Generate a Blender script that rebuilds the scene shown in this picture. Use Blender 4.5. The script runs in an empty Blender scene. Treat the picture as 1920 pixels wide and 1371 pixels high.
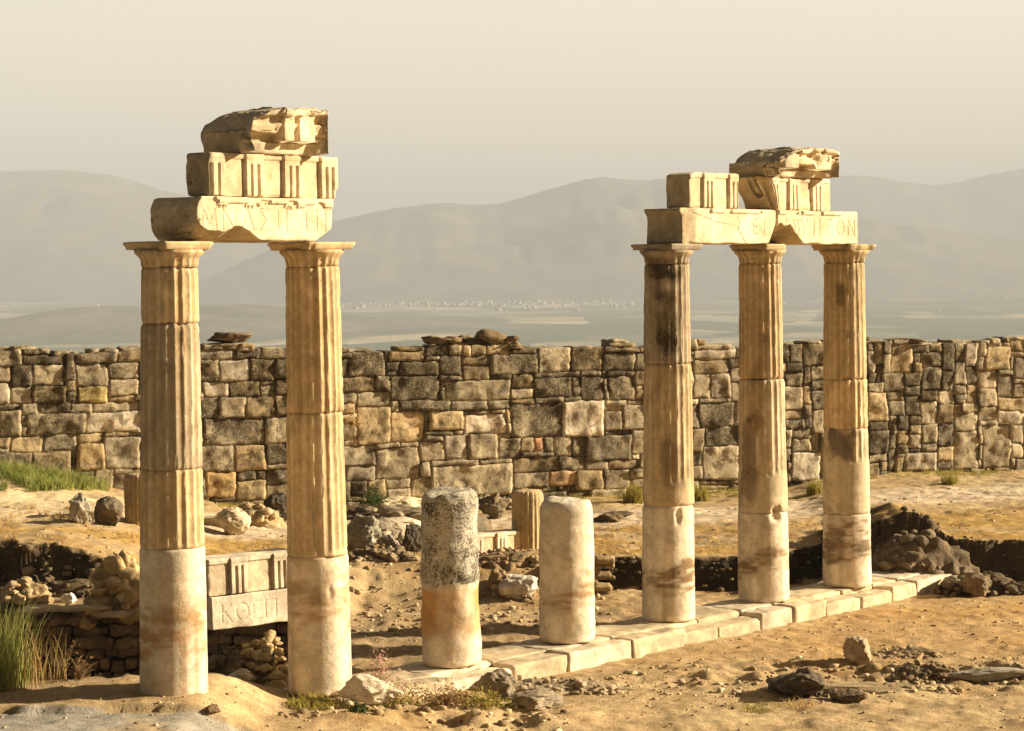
import bpy, math, random
import numpy as np
from mathutils import Vector, Matrix
R = math.radians
rng = np.random.default_rng(7)
random.seed(7)
S = bpy.context.scene
C = S.collection

# ------------------------------------------------------------------ camera
F = 4200.0; CX, CY = 960.0, 685.5
EYE, PITCH, ROLL = 4.8434, 0.0420, 0.0099
r0 = np.array([1., 0, 0]); u0 = np.array([0, math.sin(PITCH), math.cos(PITCH)]); f0 = np.array([0, math.cos(PITCH), -math.sin(PITCH)])
RT = r0 * math.cos(ROLL) - u0 * math.sin(ROLL)
UP = r0 * math.sin(ROLL) + u0 * math.cos(ROLL)
CAM = np.array([0, 0, EYE])
cd = bpy.data.cameras.new('camera'); cam = bpy.data.objects.new('camera', cd); C.objects.link(cam)
cd.sensor_width = 36; cd.lens = 36 * F / 1920; cd.clip_start = 0.5; cd.clip_end = 40000
cam.matrix_world = Matrix(((RT[0], UP[0], -f0[0], 0), (RT[1], UP[1], -f0[1], 0), (RT[2], UP[2], -f0[2], EYE), (0, 0, 0, 1)))
S.camera = cam

# ------------------------------------------------------------------ light
SUN_AZ, SUN_EL = 8.0, 22.0           # azimuth: degrees from +X towards +Y
w = bpy.data.worlds.new('World'); S.world = w; w.use_nodes = True
nt = w.node_tree; nt.nodes.clear()
wo = nt.nodes.new('ShaderNodeOutputWorld'); sk = nt.nodes.new('ShaderNodeTexSky')
sk.sky_type = 'NISHITA'; sk.sun_disc = False; sk.sun_elevation = R(SUN_EL); sk.sun_rotation = R(90 - SUN_AZ)
sk.air_density = 1.0; sk.dust_density = 6.0; sk.ozone_density = 0.6
b1 = nt.nodes.new('ShaderNodeBackground'); b1.inputs[1].default_value = 0.05
tint = nt.nodes.new('ShaderNodeMix'); tint.data_type = 'RGBA'; tint.blend_type = 'MULTIPLY'; tint.inputs[0].default_value = 1
tint.inputs[7].default_value = (.17, .125, .075, 1)
nt.links.new(sk.outputs[0], tint.inputs[6]); nt.links.new(tint.outputs[2], b1.inputs[0])
b2 = nt.nodes.new('ShaderNodeBackground')      # hazy veil, warmer towards the sun
tc = nt.nodes.new('ShaderNodeTexCoord'); sx = nt.nodes.new('ShaderNodeSeparateXYZ')
mr = nt.nodes.new('ShaderNodeMapRange'); mr.inputs[1].default_value = -0.3; mr.inputs[2].default_value = 0.3
mx = nt.nodes.new('ShaderNodeMix'); mx.data_type = 'RGBA'
mx.inputs[6].default_value = (.63, .575, .49, 1); mx.inputs[7].default_value = (.73, .63, .505, 1)
nt.links.new(tc.outputs['Generated'], sx.inputs[0]); nt.links.new(sx.outputs[0], mr.inputs[0]); nt.links.new(mr.outputs[0], mx.inputs[0])
# the veil is brightest low over the valley, thinner overhead and behind the camera
zr = nt.nodes.new('ShaderNodeMapRange'); zr.interpolation_type = 'SMOOTHSTEP'
for i_, v_ in ((1, .10), (2, .60), (3, 1.0), (4, .16)): zr.inputs[i_].default_value = v_
yr = nt.nodes.new('ShaderNodeMapRange'); yr.interpolation_type = 'SMOOTHSTEP'
for i_, v_ in ((1, .0), (2, .92), (3, .10), (4, 1.0)): yr.inputs[i_].default_value = v_
nt.links.new(sx.outputs[2], zr.inputs[0]); nt.links.new(sx.outputs[1], yr.inputs[0])
mu = nt.nodes.new('ShaderNodeMath'); mu.operation = 'MULTIPLY'; nt.links.new(zr.outputs[0], mu.inputs[0]); nt.links.new(yr.outputs[0], mu.inputs[1])
xr = nt.nodes.new('ShaderNodeMapRange'); xr.interpolation_type = 'SMOOTHSTEP'
for i_, v_ in ((1, -.95), (2, -.25), (3, .15), (4, 1.0)): xr.inputs[i_].default_value = v_
mu1 = nt.nodes.new('ShaderNodeMath'); mu1.operation = 'MULTIPLY'; nt.links.new(sx.outputs[0], xr.inputs[0]); nt.links.new(mu.outputs[0], mu1.inputs[0]); nt.links.new(xr.outputs[0], mu1.inputs[1])
mu2 = nt.nodes.new('ShaderNodeMath'); mu2.operation = 'MULTIPLY'; mu2.inputs[1].default_value = .57; nt.links.new(mu1.outputs[0], mu2.inputs[0])
nt.links.new(mx.outputs[2], b2.inputs[0]); nt.links.new(mu2.outputs[0], b2.inputs[1])
ad = nt.nodes.new('ShaderNodeAddShader'); nt.links.new(b1.outputs[0], ad.inputs[0]); nt.links.new(b2.outputs[0], ad.inputs[1])
nt.links.new(ad.outputs[0], wo.inputs[0])
sd = bpy.data.lights.new('sun', 'SUN'); sun = bpy.data.objects.new('sun', sd); C.objects.link(sun)
sd.energy = 5.0; sd.angle = R(0.9); sd.color = (1.0, .86, .62)
sv = Vector((math.cos(R(SUN_EL)) * math.cos(R(SUN_AZ)), math.cos(R(SUN_EL)) * math.sin(R(SUN_AZ)), math.sin(R(SUN_EL))))
sun.rotation_euler = sv.to_track_quat('Z', 'Y').to_euler()
S.view_settings.view_transform = 'Standard'; S.view_settings.look = 'None'; S.view_settings.exposure = 1.55; S.view_settings.gamma = 1
S.cycles.volume_bounces = 0; S.cycles.max_bounces = 6; S.cycles.diffuse_bounces = 3

# ------------------------------------------------------------------ maths helpers
def ray(px, py):
    d = f0 + RT * ((px - CX) / F) + UP * ((CY - py) / F)
    return d
def at_z(px, py, z):
    d = ray(px, py); t = (z - EYE) / d[2]; return CAM + d * t
def at_Y(px, py, Y):
    d = ray(px, py); return CAM + d * (Y / d[1])
def project(p):
    v = np.asarray(p, float) - CAM; d = v @ f0
    return CX + F * (v @ RT) / d, CY - F * (v @ UP) / d

def _hash(ix, iy, iz, seed):
    h = (ix * 374761393 + iy * 668265263 + iz * 2147483647 % 4294967296 + seed * 1442695041) & 0xffffffff
    h = ((h ^ (h >> 13)) * 1274126177) & 0xffffffff
    h = ((h ^ (h >> 16)) * 2246822519) & 0xffffffff
    h = h ^ (h >> 15)
    return (h & 0xffffff) / 16777215.0 * 2 - 1
def vnoise(P, seed=0):
    Pi = np.floor(P).astype(np.int64); f = P - Pi; f = f * f * f * (f * (f * 6 - 15) + 10)
    x, y, z = Pi[:, 0], Pi[:, 1], Pi[:, 2]
    r = 0
    for dx in (0, 1):
        wx = f[:, 0] if dx else 1 - f[:, 0]
        for dy in (0, 1):
            wy = f[:, 1] if dy else 1 - f[:, 1]
            for dz in (0, 1):
                wz = f[:, 2] if dz else 1 - f[:, 2]
                r = r + wx * wy * wz * _hash(x + dx, y + dy, z + dz, seed)
    return r
def fbm(P, scale=1., octs=4, seed=0, gain=.5):
    P = np.asarray(P, float) * scale; a = 1.; t = 0.; r = 0
    for i in range(octs):
        r = r + a * vnoise(P + 17.3 * i, seed + i * 31); t += a; a *= gain; P = P * 2.03
    return r / t * 1.6
def sm(x, a, b):
    t = np.clip((x - a) / (b - a), 0, 1); return t * t * (3 - 2 * t)
def band(x, a, b, s): return sm(x, a - s, a + s) * (1 - sm(x, b - s, b + s))
def mixc(c, d, t):
    t = np.asarray(t)[..., None]; return c * (1 - t) + np.asarray(d) * t

# ------------------------------------------------------------------ object helpers
def tag(o, label=None, cat=None, group=None, kind=None):
    if label: o['label'] = label
    if cat: o['category'] = cat
    if group: o['group'] = group
    if kind: o['kind'] = kind
    return o
def mesh(name, V, Fc, mat, parent=None, col=None, loc=(0, 0, 0), rotz=0., smooth=True, sizes=None):
    V = np.asarray(V, np.float32); me = bpy.data.meshes.new(name)
    me.vertices.add(len(V)); me.vertices.foreach_set('co', V.ravel())
    if sizes is None:
        Fc = np.asarray(Fc, np.int32); n, k = Fc.shape
        me.loops.add(n * k); me.loops.foreach_set('vertex_index', Fc.ravel())
        me.polygons.add(n); me.polygons.foreach_set('loop_start', np.arange(n, dtype=np.int32) * k)
    me.update(calc_edges=True); me.validate()
    if smooth: me.polygons.foreach_set('use_smooth', np.ones(len(me.polygons), bool))
    if col is not None:
        col = np.asarray(col, np.float32)
        if col.ndim == 1: col = np.tile(col, (len(V), 1))
        if col.shape[1] == 3: col = np.hstack([col, np.full((len(V), 1), .3, np.float32)])
        a = me.color_attributes.new('Col', 'FLOAT_COLOR', 'POINT'); a.data.foreach_set('color', np.ascontiguousarray(col, np.float32).ravel())
    me.materials.append(mat)
    o = bpy.data.objects.new(name, me); C.objects.link(o); o.location = loc; o.rotation_euler = (0, 0, rotz)
    if parent: o.parent = parent
    return o
def empty(name, loc, rotz=0.):
    o = bpy.data.objects.new(name, None); C.objects.link(o); o.location = loc; o.rotation_euler = (0, 0, rotz); o.empty_display_size = .3
    return o
def merge(parts):
    Vs, Fs, Cs, n = [], [], [], 0
    for p in parts:
        Vs.append(p[0]); Fs.append(p[1] + n); n += len(p[0])
        if len(p) > 2: Cs.append(p[2])
    return np.vstack(Vs), np.vstack(Fs), (np.vstack(Cs) if Cs else None)

# ------------------------------------------------------------------ materials
def nodes(name):
    m = bpy.data.materials.new(name); m.use_nodes = True; t = m.node_tree; t.nodes.clear()
    out = t.nodes.new('ShaderNodeOutputMaterial'); p = t.nodes.new('ShaderNodeBsdfPrincipled')
    t.links.new(p.outputs[0], out.inputs[0]); p.inputs['Specular IOR Level'].default_value = .15; p.inputs['Roughness'].default_value = .9
    return m, t, p
def N(t, ty, **kw):
    n = t.nodes.new(ty)
    for k, v in kw.items():
        if isinstance(k, str) and k.startswith('i'): n.inputs[int(k[1:])].default_value = v
        else: setattr(n, k, v)
    return n
def noise(t, vec, scale, detail=4, rough=.6, dist=0.):
    n = t.nodes.new('ShaderNodeTexNoise'); n.inputs['Scale'].default_value = scale; n.inputs['Detail'].default_value = detail
    n.inputs['Roughness'].default_value = rough; n.inputs['Distortion'].default_value = dist; t.links.new(vec, n.inputs['Vector']); return n.outputs[0]
def maprange(t, v, a, b, c=0., d=1.):
    n = N(t, 'ShaderNodeMapRange', i1=a, i2=b, i3=c, i4=d); t.links.new(v, n.inputs[0]); return n.outputs[0]
def math_(t, op, a, b):
    n = N(t, 'ShaderNodeMath', operation=op)
    for i, q in enumerate((a, b)):
        if isinstance(q, (int, float)): n.inputs[i].default_value = q
        else: t.links.new(q, n.inputs[i])
    return n.outputs[0]
def mixrgb(t, fac, a, b, mode='MIX'):
    n = t.nodes.new('ShaderNodeMix'); n.data_type = 'RGBA'; n.blend_type = mode
    for i, q in ((0, fac), (6, a), (7, b)):
        if isinstance(q, (int, float)): n.inputs[i].default_value = q
        elif isinstance(q, tuple): n.inputs[i].default_value = q
        else: t.links.new(q, n.inputs[i])
    return n.outputs[2]
def stone_material(name, bump=.5, tmin=.40, edge=.05, pale=0., spot=(.055, .042, .026), lscale=9., fine=60., vein=.35):
    m, t, p = nodes(name)
    tc = t.nodes.new('ShaderNodeTexCoord').outputs['Object']
    at = t.nodes.new('ShaderNodeAttribute'); at.attribute_name = 'Col'
    base, al = at.outputs['Color'], at.outputs['Alpha']
    big = noise(t, tc, 2.3, 5, .6, .8); med = noise(t, tc, 13, 5, .7, .3); fi = noise(t, tc, fine, 3, .7)
    v1 = maprange(t, big, .3, .7, 1 - vein, 1 + vein * .8); v2 = maprange(t, med, .3, .7, .82, 1.16)
    v = math_(t, 'MULTIPLY', v1, v2)
    v = math_(t, 'MULTIPLY', v, maprange(t, fi, .3, .7, .9, 1.08))
    cmb = t.nodes.new('ShaderNodeCombineColor'); [t.links.new(v, cmb.inputs[i]) for i in range(3)]
    c = mixrgb(t, 1.0, base, cmb.outputs[0], 'MULTIPLY')
    # warm patina in broad patches
    pat = maprange(t, noise(t, tc, 3.7, 4, .6, 1.2), .5, .72, 0, .38)
    c = mixrgb(t, pat, c, (.37, .24, .12, 1))
    # lichen / black crust speckle: threshold moves with the painted alpha
    n1 = noise(t, tc, lscale * .55, 6, .75, .1); n2 = noise(t, tc, lscale * 4.3, 5, .8)
    n12 = math_(t, 'ADD', math_(t, 'MULTIPLY', n1, .4), math_(t, 'MULTIPLY', n2, .6))
    th = maprange(t, al, 0, 1, .80, tmin)
    d = math_(t, 'SUBTRACT', n12, th)
    mk = maprange(t, d, -.015, edge, 0, .9)
    c = mixrgb(t, mk, c, spot + (1,))
    if pale:
        pl = maprange(t, noise(t, tc, 21, 5, .75, .2), .58, .66, 0, pale); c = mixrgb(t, pl, c, (.60, .52, .37, 1))
        dk_ = maprange(t, noise(t, tc, 4.2, 6, .7, .6), .50, .60, 0, .6); c = mixrgb(t, dk_, c, spot + (1,))
    t.links.new(c, p.inputs['Base Color'])
    vo = N(t, 'ShaderNodeTexVoronoi'); vo.inputs['Scale'].default_value = 34; t.links.new(tc, vo.inputs['Vector'])
    pits = maprange(t, vo.outputs['Distance'], 0, .35, 0, 1)
    h = math_(t, 'ADD', math_(t, 'MULTIPLY', med, .6), math_(t, 'ADD', math_(t, 'MULTIPLY', fi, .25), math_(t, 'MULTIPLY', pits, .12)))
    h = math_(t, 'SUBTRACT', h, math_(t, 'MULTIPLY', mk, .12))
    b = N(t, 'ShaderNodeBump'); b.inputs['Strength'].default_value = bump; b.inputs['Distance'].default_value = .05 if pale else .03
    t.links.new(h, b.inputs['Height']); t.links.new(b.outputs[0], p.inputs['Normal'])
    return m
M_STONE = stone_material('weathered_marble', .45)
M_WALL = stone_material('lichened_travertine', 1.0, tmin=.45, edge=.05, pale=.6, spot=(.06, .042, .02), lscale=10, vein=.42)
M_ROCK = stone_material('rough_rock', .9, spot=(.05, .04, .028), lscale=6, vein=.4)
def ground_material():
    m, t, p = nodes('dry_earth')
    tc = t.nodes.new('ShaderNodeTexCoord').outputs['Object']
    at = t.nodes.new('ShaderNodeAttribute'); at.attribute_name = 'Col'
    n1 = noise(t, tc, 1.1, 6, .62, .5); n2 = noise(t, tc, 6.5, 5, .7); n3 = noise(t, tc, 38, 4, .75)
    v = math_(t, 'MULTIPLY', maprange(t, n1, .3, .7, .78, 1.18), maprange(t, n2, .3, .7, .74, 1.2))
    v = math_(t, 'MULTIPLY', v, maprange(t, n3, .3, .7, .72, 1.22))
    cmb = t.nodes.new('ShaderNodeCombineColor'); [t.links.new(v, cmb.inputs[i]) for i in range(3)]
    c = mixrgb(t, 1.0, at.outputs['Color'], cmb.outputs[0], 'MULTIPLY')
    sp = maprange(t, noise(t, tc, 17, 5, .8), .60, .70, 0, .5)
    sp = math_(t, 'MULTIPLY', sp, at.outputs['Alpha'])
    c = mixrgb(t, sp, c, (.10, .06, .025, 1))
    far = maprange(t, at.outputs['Alpha'], .02, .3, 1, 0)
    mp = t.nodes.new('ShaderNodeMapping'); mp.inputs['Scale'].default_value = (1 / 170, 1 / 420, 0); t.links.new(tc, mp.inputs[0])
    vo = N(t, 'ShaderNodeTexVoronoi'); vo.inputs['Scale'].default_value = 1.0; vo.inputs['Randomness'].default_value = .8; t.links.new(mp.outputs[0], vo.inputs['Vector'])
    bw = t.nodes.new('ShaderNodeSeparateColor'); t.links.new(vo.outputs['Color'], bw.inputs[0])
    f1 = mixrgb(t, maprange(t, bw.outputs[0], .35, .9), (.10, .11, .06, 1), (.50, .42, .27, 1))
    mp2 = t.nodes.new('ShaderNodeMapping'); mp2.inputs['Scale'].default_value = (1 / 700, 1 / 1300, 0); t.links.new(tc, mp2.inputs[0])
    f2 = mixrgb(t, maprange(t, noise(t, mp2.outputs[0], 1, 6, .7, 1.5), .42, .6, 0, 1), f1, (.10, .115, .07, 1))
    mp3 = t.nodes.new('ShaderNodeMapping'); mp3.inputs['Scale'].default_value = (1 / 25, 1 / 120, 0); t.links.new(tc, mp3.inputs[0])
    f3 = mixrgb(t, maprange(t, noise(t, mp3.outputs[0], 1, 4, .8), .54, .64, 0, .7), f2, (.06, .075, .04, 1))
    c = mixrgb(t, far, c, f3)
    t.links.new(c, p.inputs['Base Color'])
    h = math_(t, 'ADD', math_(t, 'MULTIPLY', n2, .7), math_(t, 'MULTIPLY', n3, .35))
    b = N(t, 'ShaderNodeBump'); b.inputs['Strength'].default_value = .8; b.inputs['Distance'].default_value = .05
    t.links.new(h, b.inputs['Height']); t.links.new(b.outputs[0], p.inputs['Normal'])
    return m
M_GROUND = ground_material()
def leaf_material(name, c1, c2, scale=3.):
    m, t, p = nodes(name)
    tc = t.nodes.new('ShaderNodeTexCoord').outputs['Object']
    c = mixrgb(t, maprange(t, noise(t, tc, scale, 4, .8), .35, .65), c1 + (1,), c2 + (1,))
    t.links.new(c, p.inputs['Base Color']); p.inputs['Roughness'].default_value = .7
    tr = t.nodes.new('ShaderNodeBsdfTranslucent'); t.links.new(c, tr.inputs[0])
    ms = t.nodes.new('ShaderNodeMixShader'); ms.inputs[0].default_value = .35
    out = [n for n in t.nodes if n.type == 'OUTPUT_MATERIAL'][0]
    t.links.new(p.outputs[0], ms.inputs[1]); t.links.new(tr.outputs[0], ms.inputs[2]); t.links.new(ms.outputs[0], out.inputs[0])
    return m
M_GREEN = leaf_material('green_blades', (.20, .24, .05), (.40, .40, .13))
M_DARKGREEN = leaf_material('dark_leaves', (.035, .06, .015), (.09, .12, .03), 8)
M_YELLOW = leaf_material('yellow_green_leaves', (.26, .23, .05), (.42, .34, .08), 5)
M_STRAW = leaf_material('dry_straw', (.45, .29, .10), (.60, .42, .18), 5)
M_PINK = leaf_material('pink_petals', (.55, .33, .28), (.70, .48, .40), 9)
M_TWIG = leaf_material('dry_twigs', (.22, .13, .06), (.36, .23, .11), 5)

# ------------------------------------------------------------------ row of columns: frame of reference
A = 0.849; SP = 2.2155; X0, Y0 = -3.7144, 24.2393
UD = np.array([math.cos(A), math.sin(A)]); ND = np.array([-math.sin(A), math.cos(A)])   # along the row / away behind it
def row(u, s=0.): return np.array([X0, Y0]) + UD * u + ND * s
def row_coords(X, Y):
    return (X - X0) * UD[0] + (Y - Y0) * UD[1], (X - X0) * ND[0] + (Y - Y0) * ND[1]
def u_at(px, py, s):
    d = ray(px, py); t = (s + X0 * ND[0] + Y0 * ND[1]) / (d[0] * ND[0] + d[1] * ND[1])
    p = CAM + d * t; return row_coords(p[0], p[1])[0], p[2]
COLS = {}
base_px = {1: (601, 1308), 2: (846, 1253), 3: (1064, 1208), 4: (1254, 1168), 5: (1433, 1132), 6: (1588, 1103)}
for k in range(7):
    if k == 0: COLS[0] = row(0)
    else:
        p = at_z(*base_px[k], 0.); d = p[:2] / np.linalg.norm(p[:2]); COLS[k] = p[:2] + d * .37
TOPX = {0: 317, 1: 584, 4: 1250, 5: 1425, 6: 1583}

# ------------------------------------------------------------------ terrain
WX0, WY0, WK = -5.0, 45.0, 0.36            # wall line  Y = WY0 + WK (X-WX0)
def wall_y(X): return WY0 + WK * (X - WX0)
def edge_y(X):
    return np.interp(X, [-14, -6.6, -5.0, -3.4, -2.4, 0.3, 1.9, 4.0, 5.4, 6.0, 7.4, 9, 16], [36.2, 35.3, 35.2, 36.6, 37.4, 37.6, 37.5, 37.5, 38.9, 38.3, 36.7, 36.3, 36.3])
def hgt(X, Y, detail=True):
    X = np.asarray(X, float); Y = np.asarray(Y, float); P = np.stack([X, Y, X * 0], -1).reshape(-1, 3); shp = X.shape
    n1 = fbm(P, .55, 4, 3).reshape(shp); n2 = fbm(P, 2.6, 4, 9).reshape(shp)
    u, s = row_coords(X, Y)
    near = 1 - sm(Y, 52, 60)
    # front ground
    front = -.25 + .22 * (1 - sm(X, -2.4, .2)) + .36 * (1 - sm(X, -3.5, -2.5)) + .03 * n1
    front = front + .05 * sm(-s, 1.2, 4) * n2 * .6
    # ridges in the right foreground
    rd = band(Y, 27.0, 28.6, .5) * sm(X, 1.3, 2.6)
    front = front + rd * (.10 * np.abs(n2) + .06 * n1)
    front = front + .10 * band(X, -2.0, .6, .5) * band(Y, 24.2, 25.4, .5) * (1 + n2)
    # small step in front of the buried column
    front = front - .07 * (1 - sm(Y + .10 * n2, 23.35, 23.42)) * (1 - sm(X, -2.4, -1.6))
    # behind
    low = -.55 + .06 * n1 + .04 * n2
    pit = -1.10 + .05 * n2
    ledge = -.12 + .05 * n2
    lt = 1 - sm(X + .3 * n1, -3.4, -2.6)
    wl = sm(Y, 32.86, 32.94)
    lowl = pit * (1 - wl) + ledge * wl
    floor = low * (1 - lt) + lowl * lt
    # terrace
    ter = .0 + .60 * (1 - sm(X, -8.0, -4.2)) + sm(X, 5.8, 6.8) * (.20 + .15 * (1 - sm(Y, 37, 42))) + .05 * n1 + .025 * n2
    ter = ter + .62 * (1 - sm(X, -10.4, -7.4)) * sm(Y, 39.5, 44)
    ter = ter + .42 * band(X + .15 * n2, 5.7, 7.0, .35) * (1 - sm(Y, 39, 42)) * (1 + .15 * n2)
    str_ = 1 - .85 * band(X, 1.4, 4.3, .3)
    ye = edge_y(X) + (.22 * n2 + .1 * n1) * str_
    ter = ter * (1 - .6 * band(X, 1.4, 4.3, .3) * (1 - sm(Y, 38, 39)))
    slope = .28 + 1.75 * band(X, -3.2, 1.2, .35)
    e = sm(Y, ye - slope, ye)
    behind = floor * (1 - e) + ter * e
    # lane between front and behind is under the stylobate
    bl = sm(np.maximum(s, (Y - 35.0) * 1.2 - 10 * (1 - sm(X, 6.5, 7.3))), .30, .55)
    b0 = sm(s, .50, .75 + 0 * s)
    z = front * (1 - bl) + behind * bl
    # left of the buried column the bank breaks down into the pit
    brk = sm(Y + .12 * n2, 24.9, 25.15)
    zl = front * (1 - brk) + behind * brk
    wleft = 1 - sm(X, -4.0, -3.6)
    z = z * (1 - wleft) + zl * wleft
    # far side of the ancient wall: falls away to the plain
    dw = Y - wall_y(X)
    far = sm(dw, 2.0, 700.0)
    plain = -100 + 0 * X
    z = z * (1 - far) + plain * far
    z = z + near * (.012 * fbm(P, 7, 3, 15) + .02 * np.abs(fbm(P, 3.5, 3, 16))).reshape(shp) * (1 - bl * 0)
    if True:
        Pf = np.stack([X, Y, X * 0], -1).reshape(-1, 3)
        z = z + far * 5 * fbm(Pf, 1 / 900., 3, 21).reshape(shp)
    return z
def hit(px, py, lo=20., hi=52.):
    d = ray(px, py); Ys = np.linspace(lo, hi, 1600); t = Ys / d[1]; P = CAM + d * t[:, None]
    g = hgt(P[:, 0], P[:, 1]); i = np.argmax(P[:, 2] < g)
    if not (P[:, 2] < g).any(): i = len(Ys) - 1
    return P[i]
def axis(lo, hi, step, out, grow, lim):
    mid = list(np.arange(lo, hi + 1e-6, step)); a, st = mid[-1], step
    while a < lim: st *= grow; a += st; mid.append(a)
    a, st = lo, step
    pre = []
    while a > out: st *= grow; a -= st; pre.append(a)
    return np.array(pre[::-1] + mid)
xs = axis(-10.5, 12.5, .05, -12000, 1.22, 12000); ys = axis(21.5, 52, .05, -400, 1.25, 30000)
GX, GY = np.meshgrid(xs, ys); GZ = hgt(GX, GY)
GP = np.stack([GX.ravel(), GY.ravel(), GZ.ravel()], -1); Pn = GP * [1, 1, 0]
_st = sm(np.hypot(np.gradient(GZ, ys, axis=0), np.gradient(GZ, xs, axis=1)).ravel(), .5, 1.5) * (GP[:, 1] < 50)
GP = GP + _st[:, None] * np.stack([.05 * fbm(GP, 6, 4, 61), .10 * fbm(GP, 5, 4, 62), .03 * fbm(GP, 7, 3, 63)], -1)
def quad_grid(nx, ny):
    i = np.arange(nx - 1)[None, :] + np.arange(ny - 1)[:, None] * nx; i = i.ravel()
    return np.stack([i, i + 1, i + nx + 1, i + nx], -1)
gu, gs = row_coords(GP[:, 0], GP[:, 1]); gx, gy = GP[:, 0], GP[:, 1]
na = fbm(Pn, .7, 4, 40); nb = fbm(Pn, 2.2, 4, 41); nc = fbm(Pn * [.35, 1, 1], 1.1, 4, 42)
col = np.tile(np.array([.51, .355, .185]), (len(GP), 1))
col = mixc(col, [.62, .46, .25], sm(nb, -.1, .7) * .7)
col = mixc(col, [.36, .21, .075], sm(na, .1, .8) * .55)
fr = sm(-gs, .6, 1.2)
orange = fr * band(gx, 1.6, 20, .8) * sm(gy, 28.5, 30)
col = mixc(col, [.55, .33, .125], orange * (.45 + .4 * sm(na, -.5, .5)))
bk = sm(gs, .5, 1.0)
flo = bk * (1 - sm(gy, 34.5, 36))
col = mixc(col, [.40, .28, .15], flo * .75)
face_shade = sm(np.hypot(np.gradient(GZ, ys, axis=0), np.gradient(GZ, xs, axis=1)).ravel(), .4, 1.0) * np.maximum(bk, (gx > 6.3) & (gy > 35.0)) * (gy < 44)  # steep cut faces: their shade is put into the earth colour below
col = mixc(col, [.085, .06, .032], face_shade * .9 * (1 - band(gx, -3.2, .9, .3)))
col = mixc(col, [.045, .032, .018], face_shade * .9 * band(gx, 1.4, 5.9, .1))
col = mixc(col, [.11, .078, .043], face_shade * .9 * sm(gx, 5.8, 6.1))
# dry yellow grass band on the terrace and pale trodden path along the wall
ey = edge_y(gx); dt = gy - ey; dwl = wall_y(gx) - gy
gr = sm(dt, 0, .6) * (1 - sm(gy, 41.5, 43)) * sm(nc, -.35, .25)
col = mixc(col, [.50, .30, .075], gr * .75)
pth = band(gy - .30 * (gx - 2) - nb * .35, 42.2, 45.0, .35) * sm(dt, .5, 2)
col = mixc(col, [.70, .55, .38], pth * .9)
pth2 = (1 - sm(gx, -7.4, -6.2)) * sm(dt, 2.5 , 4) * (1 - sm(gy + nb * .5, 42.0, 43.6))
col = mixc(col, [.78, .60, .36], pth2 * .85)
wb = (1 - sm(dwl, .2, 1.4)) * sm(nb, -.5, .3) * (gy < 60)
col = mixc(col, [.42, .33, .10], wb * .6)
pv = (1 - sm(gx + .5 * na, -2.3, -1.5)) * (1 - sm(gy + .1 * nb, 23.34, 23.44))
col = mixc(col, [.40, .36, .30], pv * .95 * sm(na, -.9, -.3))
# far plain: strips of fields
far = sm(gy, 300, 1200)
fn = fbm(GP * [.35 / 260, 1 / 260, 0], 1, 4, 50); fn2 = fbm(GP * [.4 / 60, 1 / 90, 0], 1, 3, 51)
pc = mixc(np.tile(np.array([.17, .16, .09]), (len(GP), 1)), [.44, .37, .24], sm(fn + .7 * fn2, .0, .5))
col = mixc(col, pc, far)
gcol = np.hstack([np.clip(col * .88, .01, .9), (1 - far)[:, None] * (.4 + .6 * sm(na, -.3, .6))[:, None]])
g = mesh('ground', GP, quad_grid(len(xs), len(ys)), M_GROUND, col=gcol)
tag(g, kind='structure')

# ------------------------------------------------------------------ distant mountains, hills, haze
def m_far():
    m, t, p = nodes('mountain_scrub')
    tc = t.nodes.new('ShaderNodeTexCoord').outputs['Object']
    c = mixrgb(t, maprange(t, noise(t, tc, .006, 8, .75), .38, .62), (.09, .09, .06, 1), (.22, .19, .13, 1))
    t.links.new(c, p.inputs['Base Color']); return m
M_FAR = m_far()
def ridge(name, Y, profile, depth, zb=-105, nx=260, ny=40, rough=.10, seed=1):
    """a mountain range whose crest runs at distance Y; profile = picture points of the crest"""
    pts = [at_Y(px, py, Y) for px, py in profile]
    cx_ = np.array([p[0] for p in pts]); cz = np.array([p[2] for p in pts])
    X = np.linspace(cx_[0], cx_[-1], nx); t = np.linspace(-1, 1, ny)
    XX, TT = np.meshgrid(X, t); crest = np.interp(XX, cx_, cz)
    base = np.maximum(0, 1 - np.abs(TT)) ** .8
    P = np.stack([XX.ravel(), (Y + TT * depth).ravel(), 0 * XX.ravel()], -1)
    n = fbm(P, 5 / depth, 5, seed).reshape(XX.shape); gul = 1 - np.abs(fbm(P * [1, .35, 1], 9 / depth, 4, seed + 5)).reshape(XX.shape)
    h = (crest - zb)
    z = zb + h * base * (1 + rough * 2.2 * n * np.minimum(1, np.abs(TT) * 2.5) + rough * (gul - .8) * np.minimum(1, np.abs(TT) * 3)) + h * rough * .12 * n * (np.abs(TT) < .02)
    V = np.stack([XX.ravel(), (Y + TT * depth).ravel(), z.ravel()], -1)
    o = mesh(name, V, quad_grid(nx, ny), M_FAR); tag(o, kind='structure'); return o
ridge('mountains', 11500, [(-2500, 420), (-1200, 380), (-400, 345), (-120, 322), (0, 318), (60, 318), (130, 317), (200, 322), (255, 336), (300, 352), (360, 366), (460, 385), (560, 400), (620, 408), (700, 420), (900, 440), (1400, 460)], 2400, seed=3, rough=.10)
ridge('mountains', 9300, [(400, 520), (560, 440), (640, 408), (700, 394), (760, 385), (830, 378), (880, 381), (930, 379), (985, 364), (1040, 347), (1090, 333), (1130, 326), (1170, 330), (1210, 334), (1260, 329), (1320, 336), (1390, 350), (1500, 380), (1700, 420), (2200, 480)], 1700, seed=9, rough=.09)
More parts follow.
